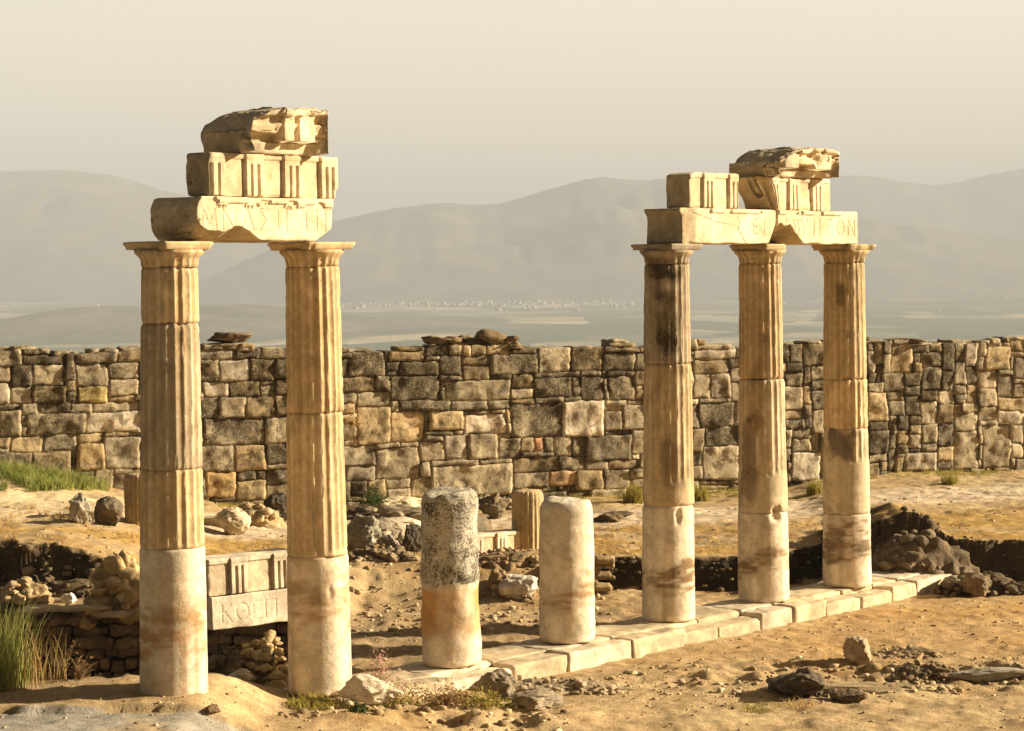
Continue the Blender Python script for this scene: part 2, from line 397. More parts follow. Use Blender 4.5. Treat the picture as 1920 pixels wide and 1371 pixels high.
ridge('mountains', 12500, [(1000, 470), (1150, 400), (1280, 345), (1400, 332), (1500, 327), (1590, 323), (1640, 326), (1690, 337), (1745, 342), (1790, 337), (1850, 322), (1900, 312), (1960, 305), (2200, 290), (3000, 330), (4600, 420)], 2600, seed=14, rough=.08)
ridge('hills', 4300, [(-1800, 620), (-600, 612), (-200, 605), (0, 600), (60, 588), (130, 576), (200, 572), (280, 575), (380, 571), (470, 570), (560, 576), (640, 586), (760, 598), (900, 606), (1100, 612), (1300, 622), (1700, 640), (2600, 650)], 500, seed=22, rough=.05, nx=300)
ridge('hills', 6400, [(-1500, 600), (500, 590), (900, 583), (1100, 575), (1300, 570), (1500, 572), (1650, 566), (1800, 562), (1950, 560), (2600, 560), (4200, 590)], 700, seed=27, rough=.08, nx=300)
def haze():
    m = bpy.data.materials.new('haze_air'); m.use_nodes = True; t = m.node_tree; t.nodes.clear()
    out = t.nodes.new('ShaderNodeOutputMaterial'); v = t.nodes.new('ShaderNodeVolumePrincipled')
    v.inputs['Color'].default_value = (.58, .63, .715, 1); v.inputs['Density'].default_value = 1.85e-4; v.inputs['Anisotropy'].default_value = 0.0
    t.links.new(v.outputs[0], out.inputs['Volume'])
    x, y0, y1, z0, z1 = 12500, -450, 16000, -140, 560
    V = [(a, b, c) for a in (-x, x) for b in (y0, y1) for c in (z0, z1)]
    Fc = [(0, 1, 3, 2), (4, 6, 7, 5), (0, 4, 5, 1), (2, 3, 7, 6), (0, 2, 6, 4), (1, 5, 7, 3)]
    o = mesh('haze', V, Fc, m, smooth=False); tag(o, 'pale warm haze filling the valley air', kind='stuff'); return o
haze()
# far town in the valley
tb = []
cube = np.array([(a, b, c) for a in (-.5, .5) for b in (-.5, .5) for c in (0, 1)]); cubeF = np.array([(0, 1, 3, 2), (4, 6, 7, 5), (0, 4, 5, 1), (2, 3, 7, 6), (1, 5, 7, 3)])
for i in range(420):
    px = rng.normal(930, 190) if rng.random() < .8 else rng.uniform(0, 1920); py = rng.normal(564, 8)
    if py > 583 or py < 545: continue
    p = at_z(px, py, -98); sc = np.array([rng.uniform(6, 20), rng.uniform(6, 16), rng.uniform(3, 8)])
    tb.append((cube * sc + [p[0], p[1], float(hgt(np.array([p[0]]), np.array([p[1]]))[0]) - 1], cubeF))
V_, F_, _ = merge(tb)
m_, t_, p_ = nodes('pale_plaster'); p_.inputs['Base Color'].default_value = (.50, .45, .36, 1)
tag(mesh('town', V_, F_, m_, smooth=False), 'tiny pale houses of a far town in the hazy valley', 'town', kind='stuff')

# ------------------------------------------------------------------ block, drum and rock builders
def lattice(xs_, ys_, zs_):
    nx, ny, nz = len(xs_), len(ys_), len(zs_)
    idx = -np.ones((nx, ny, nz), np.int64)
    surf = np.zeros((nx, ny, nz), bool); surf[0] = surf[-1] = True; surf[:, 0] = surf[:, -1] = True; surf[:, :, 0] = surf[:, :, -1] = True
    idx[surf] = np.arange(surf.sum()); I = np.argwhere(surf)
    V = np.stack([xs_[I[:, 0]], ys_[I[:, 1]], zs_[I[:, 2]]], -1)
    q = []
    def face(a, flip):
        f = np.stack([a[:-1, :-1].ravel(), a[1:, :-1].ravel(), a[1:, 1:].ravel(), a[:-1, 1:].ravel()], -1)
        q.append(f[:, ::-1] if flip else f)
    face(idx[:, :, 0], True); face(idx[:, :, -1], False)
    face(idx[:, 0, :], False); face(idx[:, -1, :], True)
    face(idx[0, :, :], True); face(idx[-1, :, :], False)
    return V.astype(float), np.vstack(q), I
def block_data(L, D, H, res=.04, front_res=None, rad=.02, radn=.02, amp=.005, nscale=3., seed=0, hook=None, base=(.55, .43, .26), lich=.35):
    fx = front_res or res
    lx = np.linspace(0, L, max(3, int(round(L / fx)) + 1)); ly = np.linspace(0, D, max(3, int(round(D / res)) + 1)); lz = np.linspace(0, H, max(3, int(round(H / fx)) + 1))
    V, Fq, I = lattice(lx, ly, lz); V0 = V.copy(); off = seed * 7.13
    isf = I[:, 1] == 0
    h = np.array([L, D, H]) / 2; c = h
    r = np.clip(rad + radn * fbm(V + off, 3.3, 3, seed), .003, min(h) * .9)[:, None]
    q = np.clip(V - c, -(h - r), h - r); d = V - c - q; ln = np.linalg.norm(d, axis=1, keepdims=True)
    V = np.where(ln > 1e-9, c + q + d / np.maximum(ln, 1e-9) * r, V)
    nrm = V - c; nrm = nrm / h; m = np.abs(nrm).max(1, keepdims=True); nrm = nrm * (np.abs(nrm) > m * .97); nrm /= np.maximum(np.linalg.norm(nrm, axis=1, keepdims=True), 1e-9)
    V = V + nrm * (fbm(V + off, nscale, 4, seed + 2)[:, None] * amp)
    n = fbm(V0 + off, 1.7, 4, seed + 5)
    colr = np.tile(np.array(base, float), (len(V), 1)) * (1 + .12 * n[:, None]); a = np.full(len(V), lich) + .12 * fbm(V0 + off, 2.5, 3, seed + 8)
    if hook: V, colr, a = hook(V, V0, isf, colr, a)
    return V, Fq, np.hstack([np.clip(colr, .01, .92), np.clip(a, 0, 1)[:, None]])
def block(name, L, D, H, loc, rotz, parent=None, mat=None, **kw):
    V, Fq, cc = block_data(L, D, H, **kw); return mesh(name, V, Fq, mat or M_STONE, parent, cc, loc, rotz)
_ico = {}
def ico(sub):
    if sub not in _ico:
        import bmesh
        bm = bmesh.new(); bmesh.ops.create_icosphere(bm, subdivisions=sub, radius=1.); bm.verts.ensure_lookup_table()
        _ico[sub] = (np.array([v.co[:] for v in bm.verts]), np.array([[v.index for v in f.verts] for f in bm.faces])); bm.free()
    return _ico[sub]
def rock_data(size, seed, sub=5, cuts=9, rough=.12, base=(.45, .34, .2), lich=.5, tilt=0.):
    rg = np.random.default_rng(seed); V, Fq = ico(sub); V = V.copy()
    for i in range(cuts):
        n = rg.normal(size=3); n /= np.linalg.norm(n); d = rg.uniform(.55, .85)
        ex = np.maximum(0, V @ n - d)[:, None]; V = V - ex * n
    V = V * (1 + rough * fbm(V + seed, 1.6, 5, seed)[:, None]); rn = np.abs(fbm(V + seed, 3.2, 4, seed + 9)); V = V * (1 - .14 * rn[:, None]); V += .045 * np.stack([fbm(V, 5, 5, seed + k, .62) for k in range(3)], -1)
    V = V * np.array(size) / 2 / .85
    if tilt: c, s = math.cos(tilt), math.sin(tilt); V = V @ np.array([[c, 0, -s], [0, 1, 0], [s, 0, c]]).T
    n = fbm(V + seed, 2.5, 3, seed + 3); cc = np.tile(np.array(base, float), (len(V), 1)) * (1 + .2 * n[:, None])
    return V, Fq, np.hstack([np.clip(cc, .01, .9), np.clip(lich + .25 * fbm(V + seed, 3, 3, seed + 4), 0, 1)[:, None]])

# carved letters as strokes in a cell 1 high
LET = {'M': (.9, [(0, 0, .12, 1), (.12, 1, .45, .25), (.45, .25, .78, 1), (.78, 1, .9, 0)]), 'N': (.75, [(0, 0, 0, 1), (0, 1, .75, 0), (.75, 0, .75, 1)]),
       'A': (.8, [(0, 0, .4, 1), (.4, 1, .8, 0), (.15, .38, .4, .28), (.4, .28, .65, .38)]), 'S': (.65, [(.65, 1, 0, 1), (0, 1, .4, .5), (.4, .5, 0, 0), (0, 0, .65, 0)]),
       'I': (.05, [(0, 0, 0, 1)]), 'E': (.5, [(0, 0, 0, 1), (0, 1, .5, 1), (0, .5, .4, .5), (0, 0, .5, 0)]), 'P': (.7, [(0, 0, 0, 1), (0, 1, .7, 1), (.7, 1, .7, 0)]),
       'H': (.7, [(0, 0, 0, 1), (0, .5, .7, .5), (.7, 0, .7, 1)]), 'B': (.5, [(0, 0, 0, 1), (0, 1, .4, .9), (.4, .9, .4, .6), (.4, .6, 0, .5), (0, .5, .5, .42), (.5, .42, .5, .1), (.5, .1, 0, 0)]),
       'K': (.6, [(0, 0, 0, 1), (0, .45, .6, 1), (.15, .58, .6, 0)]), 'Y': (.7, [(.35, 0, .35, .5), (.35, .5, 0, 1), (.35, .5, .7, 1)])}
def circ(dot=False):
    s = [(.4 + .4 * math.cos(a), .5 + .48 * math.sin(a), .4 + .4 * math.cos(a + .45), .5 + .48 * math.sin(a + .45)) for a in np.arange(0, 6.28, .449)]
    return s + ([(.25, .5, .55, .5)] if dot else [])
LET['O'] = (.8, circ()); LET['T'] = (.8, circ(True))
def strokes(txt, u, z, hh, gap=.32, step=None):
    out = []
    for i, ch in enumerate(txt):
        if ch == ' ': u += hh * .5; continue
        if ch == '.': out.append((u, z + hh * .5, u + .01, z + hh * .55)); u += hh * (.1 + gap); continue
        wd, sg = LET[ch]
        for a in sg: out.append((u + a[0] * hh, z + a[1] * hh, u + a[2] * hh, z + a[3] * hh))
        u += hh * (wd + gap)
    return out
def carve(V, V0, isf, colr, segs, wdt=.011, depth=.014, dirt_shadow=.45):
    idx = np.where(isf)[0]; p = V0[idx][:, [0, 2]]; dm = np.full(len(idx), 9.)
    for a, b, c, d in segs:
        ab = np.array([c - a, d - b]); t = np.clip(((p - [a, b]) @ ab) / max(ab @ ab, 1e-9), 0, 1)
        dm = np.minimum(dm, np.linalg.norm(p - ([a, b] + t[:, None] * ab), axis=1))
    k = 1 - sm(dm, wdt * .5, wdt * 1.1); V[idx, 1] += k * depth; colr[idx] *= (1 - dirt_shadow * k)[:, None]
    return V, colr

CREAM = np.array([.68, .55, .36]); TAN = np.array([.52, .39, .22]); ORNG = np.array([.57, .41, .22]); GREY = np.array([.40, .33, .23]); PALE = np.array([.72, .60, .44])

# ------------------------------------------------------------------ columns
def drum_data(z0, z1, rf, flute, seed, colf, dents=(), rough=.004, seam=.012, top_rough=0., phase=0.):
    nper = 8 if flute is not None else 5; nth = 20 * nper
    nz = max(4, int((z1 - z0) / .03)); zz = np.linspace(z0, z1, nz); th = np.arange(nth) / nth * 2 * np.pi
    TH, ZZ = np.meshgrid(th, zz); TH, ZZ = TH.ravel(), ZZ.ravel(); Rr = rf(ZZ)
    D3 = np.stack([np.cos(TH) * Rr, np.sin(TH) * Rr, ZZ], -1)
    if flute is not None:
        t = ((TH / (2 * np.pi) * 20 + phase) % 1.0); prof = 1 - (2 * t - 1) ** 2
        wear = np.clip(1 + .22 * fbm(D3 * [1, 1, .4], 1.2, 2, seed + 3), .5, 1.15)
        ar = np.maximum(0, .09 - np.minimum(t, 1 - t)) * (.05 + .26 * np.clip(fbm(D3, 6, 5, seed + 4) * 2.8 - .55, 0, 1))
        Rr = Rr - (.026 * prof * wear + ar) * flute(ZZ, TH)
    else:
        t = ((TH / (2 * np.pi) * 20 + phase) % 1.0)
    e = np.minimum(ZZ - z0, z1 - ZZ); edge = np.clip(1 - e / .025, 0, 1) ** 2
    chip = np.clip(fbm(D3, 5, 3, seed + 5) - .15, 0, 1) * np.clip(1 - e / .09, 0, 1) ** 2 * .06
    Rr = Rr - edge * seam - chip + rough * fbm(D3, 3.5, 5, seed)
    if top_rough: Rr = Rr - top_rough * np.clip(1 - (z1 - ZZ) / .14, 0, 1) ** 2 * (1 + .6 * fbm(D3, 2.5, 3, seed + 9))
    dk = 0
    for (dz, dth, w_, hgt_, dep) in dents:
        a = (TH - dth + np.pi) % (2 * np.pi) - np.pi; q = np.sqrt((a * .36 / w_) ** 2 + ((ZZ - dz) / hgt_) ** 2) + .25 * fbm(D3, 8, 3, seed + 7)
        k = 1 - sm(q, .35, 1.0); Rr = Rr - dep * k; dk = dk + k
    V = np.stack([np.cos(TH) * Rr, np.sin(TH) * Rr, ZZ], -1)
    i = np.arange(nz - 1)[:, None] * nth + np.arange(nth)[None, :]; j = np.arange(nz - 1)[:, None] * nth + (np.arange(nth) + 1)[None, :] % nth
    Fq = np.stack([i.ravel(), j.ravel(), (j + nth).ravel(), (i + nth).ravel()], -1)
    cc = colf(ZZ, TH, D3, t)
    # caps: rings towards the centre
    rings = 3; Vc = [V]; Cc = [cc]; n = len(V); Fs = [Fq]
    for s_, zc in ((0, z0), (nz - 1, z1)):
        prev = np.arange(nth) + s_ * nth; rimV = V[s_ * nth:(s_ + 1) * nth]; rimC = cc[s_ * nth:(s_ + 1) * nth]
        for r_ in range(1, rings + 1):
            f_ = 1 - r_ / (rings + .02); vv = rimV * [f_, f_, 1]; vv[:, 2] += (.0 if not top_rough or s_ == 0 else .03 * fbm(vv, 4, 3, seed + 11))
            Vc.append(vv); Cc.append(rimC); cur = np.arange(nth) + n; n += nth
            q = np.stack([prev, np.roll(prev, -1), np.roll(cur, -1), cur], -1); Fs.append(q if s_ else q[:, ::-1]); prev = cur
    return np.vstack(Vc), np.vstack(Fs), np.vstack(Cc)
def smooth_radius(z): return .372 - .057 * np.clip(z / 4.92, 0, 1.2) ** 1.15
def lean(o_root, k):
    if k in TOPX:
        p = np.array([COLS[k][0], COLS[k][1], 5.2]); x, y = project(p); dx = (TOPX[k] - x) / F * COLS[k][1]
        o_root.rotation_euler = (0, math.atan2(dx, 5.2), 0)
def stain(zz, th, D3, c, z0, z1, seed, colr=(.30, .17, .07), amt=.7):
    n = fbm(D3 * [1, 1, 1.6], 3.2, 4, seed); tilt_ = .10 * np.sin(th - .6) + .12 * n
    k = band(zz + tilt_, z0, z1, .07) * np.clip(.5 + .9 * fbm(D3 * [1, 1, 3.5], 4.5, 4, seed + 1), 0, 1)
    return mixc(c, colr, np.clip(k * amt, 0, .92))
def column(k, label, seams, tones, flend, seed, dents={}, stains=(), crust=None):
    root = empty('column', (COLS[k][0], COLS[k][1], 0)); tag(root, label, 'column', 'Doric columns still standing in the row')
    zs_ = [0 if k else 0.0] + seams + [4.92]
    cam_th = math.atan2(-COLS[k][1], -COLS[k][0])
    def colf_for(tone, lich):
        def cf(zz, th, D3, t):
            n = fbm(D3 * [1, 1, .35], 3.0, 4, seed + 20); c = np.tile(np.array(tone, float), (len(zz), 1)) * (1 + .16 * n[:, None])
            v = fbm(np.stack([np.cos(th) * 3, np.sin(th) * 3, zz * .25], -1), 1.6, 4, seed + 22)      # rain streaks
            c = mixc(c, [.34, .20, .085], np.clip(v - .12, 0, 1) * .7)
            c = mixc(c, [.78, .66, .48], np.clip(-v - .2, 0, 1) * .5)
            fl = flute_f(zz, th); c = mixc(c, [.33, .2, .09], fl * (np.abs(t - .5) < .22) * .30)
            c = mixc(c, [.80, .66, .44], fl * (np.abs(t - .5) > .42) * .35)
            a = np.full(len(zz), lich) + .15 * fbm(D3, 1.6, 3, seed + 24)
            for sp_ in stains:
                if sp_[0] == 'band': c = stain(zz, th, D3, c, sp_[1], sp_[2], seed + 30, sp_[3], sp_[4])
                else:
                    _, zc, hz, off, wt, cl, am, la = sp_; dth = (th - (cam_th + off) + np.pi) % (2 * np.pi) - np.pi
                    q = np.maximum(np.abs(dth) / wt, np.abs(zz - zc) / hz) + .5 * fbm(D3, 3.5, 5, seed + 33)
                    kk = 1 - sm(q, .55, 1.1); c = mixc(c, cl, kk * am); a = a + la * kk
            return np.hstack([np.clip(c, .01, .92), np.clip(a, 0, 1)[:, None]])
        return cf
    flute_f = lambda zz, th: sm(zz + .02 * np.sin(th * 3), flend - .02, flend + .05)
    for i in range(len(zs_) - 1):
        tone, lich = tones[i]
        fl = flute_f if zs_[i + 1] > flend else None
        rr = random.uniform(-.004, .004)
        V, Fq, cc = drum_data(zs_[i], zs_[i + 1], lambda z, rr=rr: smooth_radius(z) + rr, fl, seed * 10 + i, colf_for(tone, lich), dents=dents.get(i, ()), phase=.0, rough=.0025 if fl else .004)
        V[:, 0] += random.uniform(-.006, .006)
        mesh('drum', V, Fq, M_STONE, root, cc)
    # capital: necking with flutes, annulets, echinus; abacus is its sub-part
    tone, lich = tones[-1]
    def rcap(z):
        z = z - 4.92
        return np.where(z < .105, .316, np.where(z < .125, .326, .330 + .062 * np.sin(np.clip((z - .125) / .065, 0, 1) * 1.57)))
    flc = lambda zz, th: (1 - sm(zz, 5.0, 5.02))
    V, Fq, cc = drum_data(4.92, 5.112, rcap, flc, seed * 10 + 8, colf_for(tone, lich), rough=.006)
    cap = mesh('capital', V, Fq, M_STONE, root, cc)
    def hk(V, V0, isf, c, a):
        c2 = np.abs(V0[:, 0] - .36) + np.abs(V0[:, 1] - .36)
        brk = np.clip(fbm(V0 * [1, 1, 0] + seed, 2.2, 3, seed + 40) - .12, 0, 1) * np.clip((c2 - .45) / .2, 0, 1) * .5
        ctr = np.array([.36, .36, 0]); V = ctr + (V - ctr) * np.stack([1 - brk, 1 - brk, np.ones(len(V))], -1)
        mold = .022 * (V0[:, 2] < .035); d = V[:, :2] - .36; V[:, :2] -= np.sign(d) * mold[:, None] * (np.abs(d) > .3)
        return V, c, a
    V, Fq, cc = block_data(.72, .72, .088, res=.03, rad=.010, radn=.012, amp=.006, seed=seed, base=tone, lich=lich, hook=hk)
    V = V - [.36, .36, 0]; ca, sa = math.cos(A), math.sin(A); V = V @ np.array([[ca, sa, 0], [-sa, ca, 0], [0, 0, 1]]) + [0, 0, 5.112]
    mesh('abacus', V, Fq, M_STONE, cap, cc)
    lean(root, k); return root
BR = (.30, .17, .07); DK = (.13, .09, .05)
column(0, 'leftmost column, foot buried in earth, grey drum above an orange drum', [1.90, 2.75, 4.32],
       [(PALE * .95, .15), (ORNG, .15), (GREY * .92 + [.02, 0, -.01], .34), (TAN * 1.15, .15), (TAN, .15)], 1.90, 1,
       stains=[('band', .65, 1.2, (.34, .19, .08), 1.0), ('blob', 1.35, .30, -.15, .7, (.50, .36, .2), .4, .0)])
column(1, 'second column from the left, orange fluted top and pale smooth foot among shrubs', [1.60, 3.25],
       [(PALE, .12), (TAN * 1.22, .15), (ORNG * 1.05, .15), (ORNG, .12)], 1.62, 2,
       stains=[('band', .75, 1.35, (.36, .22, .10), .9), ('blob', 1.85, .35, -.2, .8, (.46, .33, .18), .6, .1)], dents={0: [(1.2, math.radians(-62), .05, .12, .02)]})
column(4, 'column with black stained upper shaft, carrying the left end of the longer beam', [1.60, 3.55],
       [(PALE * .97, .12), (TAN * 1.0, .18), (GREY * .85, .42), (GREY * .8, .3)], 1.93, 3,
       stains=[('band', .36, .74, (.20, .115, .05), 1.25), ('blob', 4.2, .66, .0, .62, DK, .68, .30), ('blob', 2.15, .32, .15, .5, (.18, .12, .07), .6, .25), ('blob', 4.9, .2, -.5, .9, DK, .7, .3)], dents={0: [(1.45, math.radians(-70), .06, .14, .03)]})
column(5, 'middle column under the broken beam joint, chipped hole in its lower seam', [1.31, 3.24],
       [(PALE * .97, .12), (CREAM * .85, .22), (ORNG * .92, .15), (TAN * .9, .2)], 1.87, 4,
       stains=[('band', .36, .66, (.22, .13, .06), 1.1), ('blob', 2.1, .65, -.65, .5, (.16, .115, .07), .7, .3), ('blob', 3.0, .5, -.3, .35, (.3, .2, .1), .6, .2)], dents={0: [(1.26, math.radians(-66), .10, .10, .06)], 1: [(1.36, math.radians(-66), .11, .07, .07)]})
column(6, 'rightmost and farthest column, dark patch low on its fluted shaft', [1.11, 2.41, 3.16],
       [(PALE * .95, .15), (CREAM * .8, .22), (ORNG * 1.05, .10), (TAN * .98, .18), (TAN * .9, .15)], 1.92, 5,
       stains=[('band', .36, .90, (.17, .115, .06), 1.15), ('blob', 2.16, .26, -.2, .7, (.14, .11, .08), .92, .25), ('blob', 4.45, .15, -.2, .2, DK, .7, 0.)])
def stub(k, H, label, seed, colf, rough=.012, dents=()):
    V, Fq, cc = drum_data(0, H, lambda z: smooth_radius(z) * .985 + .004 * np.sin(z * 7), None, seed, colf, rough=rough, top_rough=.045, dents=dents)
    V[:, 2] += .05 * fbm(V * [1, 1, 0] + seed, 2.2, 3, seed) * (V[:, 2] > H - .2)
    o = mesh('column_stump', V, Fq, M_STONE, None, cc, (COLS[k][0], COLS[k][1], 0)); return tag(o, label, 'column stump', 'smooth column stumps left in the row')
def c_s1(zz, th, D3, t):
    c = np.tile(PALE * .98, (len(zz), 1)); k = band(zz + .05 * fbm(D3, 2.5, 3, 3), .42, .98, .1) * np.clip(.6 + fbm(D3 * [1, 1, .4], 2.5, 3, 5), 0, 1)
    c = mixc(c, [.52, .26, .07], k * .9); top = sm(zz + .11 * fbm(D3, 3, 5, 6) - .05 * np.sin(th), .93, 1.03)
    c = mixc(c, [.52, .47, .37], top); a = .08 + .68 * top
    return np.hstack([c, np.clip(a + .1 * fbm(D3, 3, 3, 8), 0, 1)[:, None]])
stub(2, 2.13, 'left column stump, lichen crusted grey above and orange stained below', 61, c_s1, .018)
def c_s2(zz, th, D3, t):
    c = np.tile(PALE, (len(zz), 1)); c = mixc(c, [.58, .52, .41], sm(zz, 1.1, 1.9) * .7)
    c = stain(zz, th, D3, c, .42, .75, 77, (.33, .19, .08), .95); c = mixc(c, TAN, band(zz, .7, 1.5, .2) * np.clip(fbm(D3 * [1, 1, .3], 2, 3, 4), 0, 1) * .5)
    return np.hstack([c, (.12 + .45 * sm(zz, 1.6, 1.85) + .1 * fbm(D3, 3, 3, 9))[:, None]])
stub(3, 1.84, 'right column stump, pale with rounded top and a brown stain ring', 62, c_s2, .010)

# ------------------------------------------------------------------ entablature blocks
ROT = A
def on_row(u, s, z): p = row(u, s); return (p[0], p[1], z)
FS = -.33                                             # front plane of the beams
ZA = 5.20; HA = .49; HF = .475
def beam(label, pxl, pxr, py, group, hook, seed, pxe=None, base=CREAM, D=.66, zoff=0., lich=.2):
    u1 = u_at(pxl, py, FS)[0]; u2 = u_at(pxr, py, FS)[0]
    o = block('stone_beam', u2 - u1, D, HA, on_row(u1, FS, ZA + zoff), ROT, res=.035, front_res=.009, rad=.026, radn=.034, amp=.006, seed=seed, base=base, lich=lich, hook=hook)
    return tag(o, label, 'stone beam', group), u1, u2
LT = [u_at(x, 330, FS)[0] for x in (405, 479, 552, 619)]       # triglyph centres over the left pair
def h_left(V, V0, isf, c, a):
    u, z = V0[:, 0], V0[:, 2]; U = u + UL
    n = fbm(V0, 5, 4, 71)
    # crowning fillet with drops, broken away in places
    keep = (n > -.35) | (z > HA - .03)
    tae = isf * (z > HA - .065) * .030 * np.where(u < .25, .2, 1) * keep
    for tcn in LT:
        reg = isf * (np.abs(U - tcn) < .15) * (z > HA - .095) * (z <= HA - .065) * .018
        dr = isf * (np.abs(U - tcn) < .15) * (z > HA - .12) * (z <= HA - .09) * (np.cos((U - tcn) / .05 * 2 * np.pi) > 0) * .015
        tae = tae + (reg + dr) * (n > -.2)
    V[:, 1] -= tae
    # lower edge broken away beneath the left half
    L_ = u.max(); hcut = .155 * band(u / L_, -.3, .38, .15) * (1 + .3 * fbm(V0 * [1, 0, 0], 3, 3, 5)); dd = np.clip(hcut - z, 0, 1)
    k = dd > 0; V[:, 1] += np.where(k & (V0[:, 1] < .35), dd * 1.6 * (1 - V0[:, 1] / .35) + .02 * (1 - V0[:, 1] / .35), 0); V[:, 2] += np.where(k & (V0[:, 1] < .3), dd * .15, 0)
    c = mixc(c, TAN * .75, np.where(k, .7, 0))
    # right end knocked off at the bottom, rounded left end
    cr = np.clip(.17 * (1 - (L_ - u) / .28) - z, 0, 1) * (u > L_ - .28); V[:, 2] += cr * .9
    re_ = np.clip(1 - u / .10, 0, 1); cy_ = np.abs(V0[:, 2] / HA - .5) * 2; V[:, 0] += .10 * re_ * np.clip(cy_ - .55, 0, 1) ** 1.5 * 2.2
    le = np.clip(1 - u / .22, 0, 1) ** 2; V[:, 2] += le * np.where(z < HA / 2, .05, -.03) * (1 - z / HA + .3); V[:, 0] += le * .03 * fbm(V0, 3, 4, 78)
    c = mixc(c, GREY * .95, np.clip(1 - u / .10, 0, 1) * .9); a = a + .3 * np.clip(1 - u / .12, 0, 1)
    V, c = carve(V, V0, isf, c, SEGL, .009, .008, .20)
    return V, c, a
UL = u_at(370, 400, FS)[0]; UR = u_at(622, 400, FS)[0]
def lx(px, u0_): return u_at(px, 410, FS)[0] - u0_
SEGL = []
for ch, px in (('I', 366), ('M', 378), ('N', 418), ('A', 452), ('S', 486), ('I', 522), ('E', 538), ('.', 558), ('P', 574), ('I', 610)):
    SEGL += strokes(ch, lx(px, UL), .12, .235)
beam('short inscribed beam across the two left columns, underside broken at left', 370, 622, 400, 'inscribed beams on the columns', h_left, 11, D=.80)
def h_ra(V, V0, isf, c, a):
    u, z = V0[:, 0], V0[:, 2]; L_ = u.max(); n = fbm(V0, 4, 4, 81)
    V[:, 1] -= isf * (z > HA - .06) * .03 * (n > -.05) * (u > .5)
    V[:, 1] += isf * .09 * np.clip(1 - u / .28, 0, 1) ** 1.5 * (1 + .4 * n)
    c = mixc(c, TAN * .8, isf * np.clip(1 - u / .3, 0, 1) * .7); c = mixc(c, GREY * .7, (u < .02) * .8); a = a + .3 * (u < .02)
    le = np.clip(1 - u / .12, 0, 1); V[:, 0] -= le * .06 * sm(z, .36, .46)
    d = np.clip(.20 - (L_ - u) - z * .6, 0, 1) * (V0[:, 1] < .3); V[:, 1] += d * 1.1; c = mixc(c, TAN * .8, (d > 0) * .7)
    segs = strokes('E', lx(1413, UA), .14, .2) + strokes('I', lx(1433, UA), .14, .2)
    V, c = carve(V, V0, isf, c, segs, .010, .009, .24)
    w0 = L_ * .56; crack = [(w0, HA - .1, w0 + .05, .3), (w0 + .05, .3, w0 + .02, .22), (w0 + .02, .22, w0 + .14, .08), (w0 + .14, .08, w0 + .2, 0)]
    crack += [(.2, .42, .5, .36), (.5, .36, .75, .30), (.75, .30, 1.05, .27)]
    V, c = carve(V, V0, isf, c, crack, .006, .014, .6)
    return V, c, a
UA = u_at(1283, 430, FS)[0]; UJ = u_at(1457, 430, FS)[0]; UB = u_at(1608, 430, FS)[0]
beam('left stone of the longer beam, cracked smooth face beside the broken joint', 1283, 1456, 430, 'inscribed beams on the columns', h_ra, 12)
def h_rb(V, V0, isf, c, a):
    u, z = V0[:, 0], V0[:, 2]; n = fbm(V0, 4, 4, 91); L_ = u.max()
    V[:, 1] -= isf * (z > HA - .06) * .03 * (n > -.25)
    d = np.clip(.26 * (1 - sm(u, .25, .75)) * (1 + .35 * n) - z, 0, 1); kk = V0[:, 1] < .35
    V[:, 1] += np.where(kk, d * 1.5, 0); V[:, 2] += np.where(kk, d * .25, 0); c = mixc(c, TAN * .85, np.where(kk & (d > 0), .7, 0))
    segs = []
    for ch, px in (('H', 1473), ('B', 1488), ('Y', 1500), ('I', 1524), ('I', 1535), ('E', 1549), ('O', 1568), ('N', 1588)):
        segs += strokes(ch, lx(px, UJ), .13, .23)
    V, c = carve(V, V0, isf, c, segs, .010, .009, .24)
    return V, c, a
beam('right stone of the longer beam, inscribed, with a broken corner at the joint', 1459, 1608, 430, 'inscribed beams on the columns', h_rb, 13)

def frieze(label, pxl, pxr, py, trig, z, seed, D=.36, s=FS, extra=None, H=HF, lich=.25, base=CREAM, parent=None, u_base=None, loc=None, rot=ROT, half=None):
    u1 = u_at(pxl, py, s)[0] if u_base is None else u_base[0]; u2 = u_at(pxr, py, s)[0] if u_base is None else u_base[1]
    tc_ = [u_at(x, py, s)[0] - u1 for x in trig] if u_base is None else trig
    def hk(V, V0, isf, c, a):
        u, zz = V0[:, 0], V0[:, 2]; dep = np.full(len(u), .038) ; dirt_shadow = np.zeros(len(u))
        hw = half or .135
        for t_ in tc_:
            d = np.abs(u - t_); ins = d < hw; dep = np.where(ins, 0, dep)
            for gcen in (-hw * .36, hw * .36):
                gg = (np.abs(u - t_ - gcen) < hw * .125) & (zz < H * .76); dep = np.where(gg, .040, dep); dirt_shadow = np.where(gg, .55, dirt_shadow)
            sb = (u < t_ - hw) & (u > t_ - hw - .035); dep = np.where(sb, .052, dep); dirt_shadow = np.where(sb, .35, dirt_shadow)  # cast shadow left of each triglyph painted in as a darker recess
        dep = np.where(zz > H * .86, np.where(dep > 0.03, .018, -.006), dep)
        V[:, 1] += isf * dep; c = mixc(c, BR, isf * dirt_shadow); 
        c = mixc(c, [.58, .42, .24], isf * (dep > .03) * (dirt_shadow == 0) * .5)
        if extra: V, c, a = extra(V, V0, isf, c, a)
        return V, c, a
    o = block('frieze_block', u2 - u1, D, H, loc or on_row(u1, s, z), rot, res=.035, front_res=.0095, rad=.022, radn=.03, amp=.006, seed=seed, base=base, lich=lich, hook=hk)
    return tag(o, label, 'frieze block', 'carved frieze blocks')
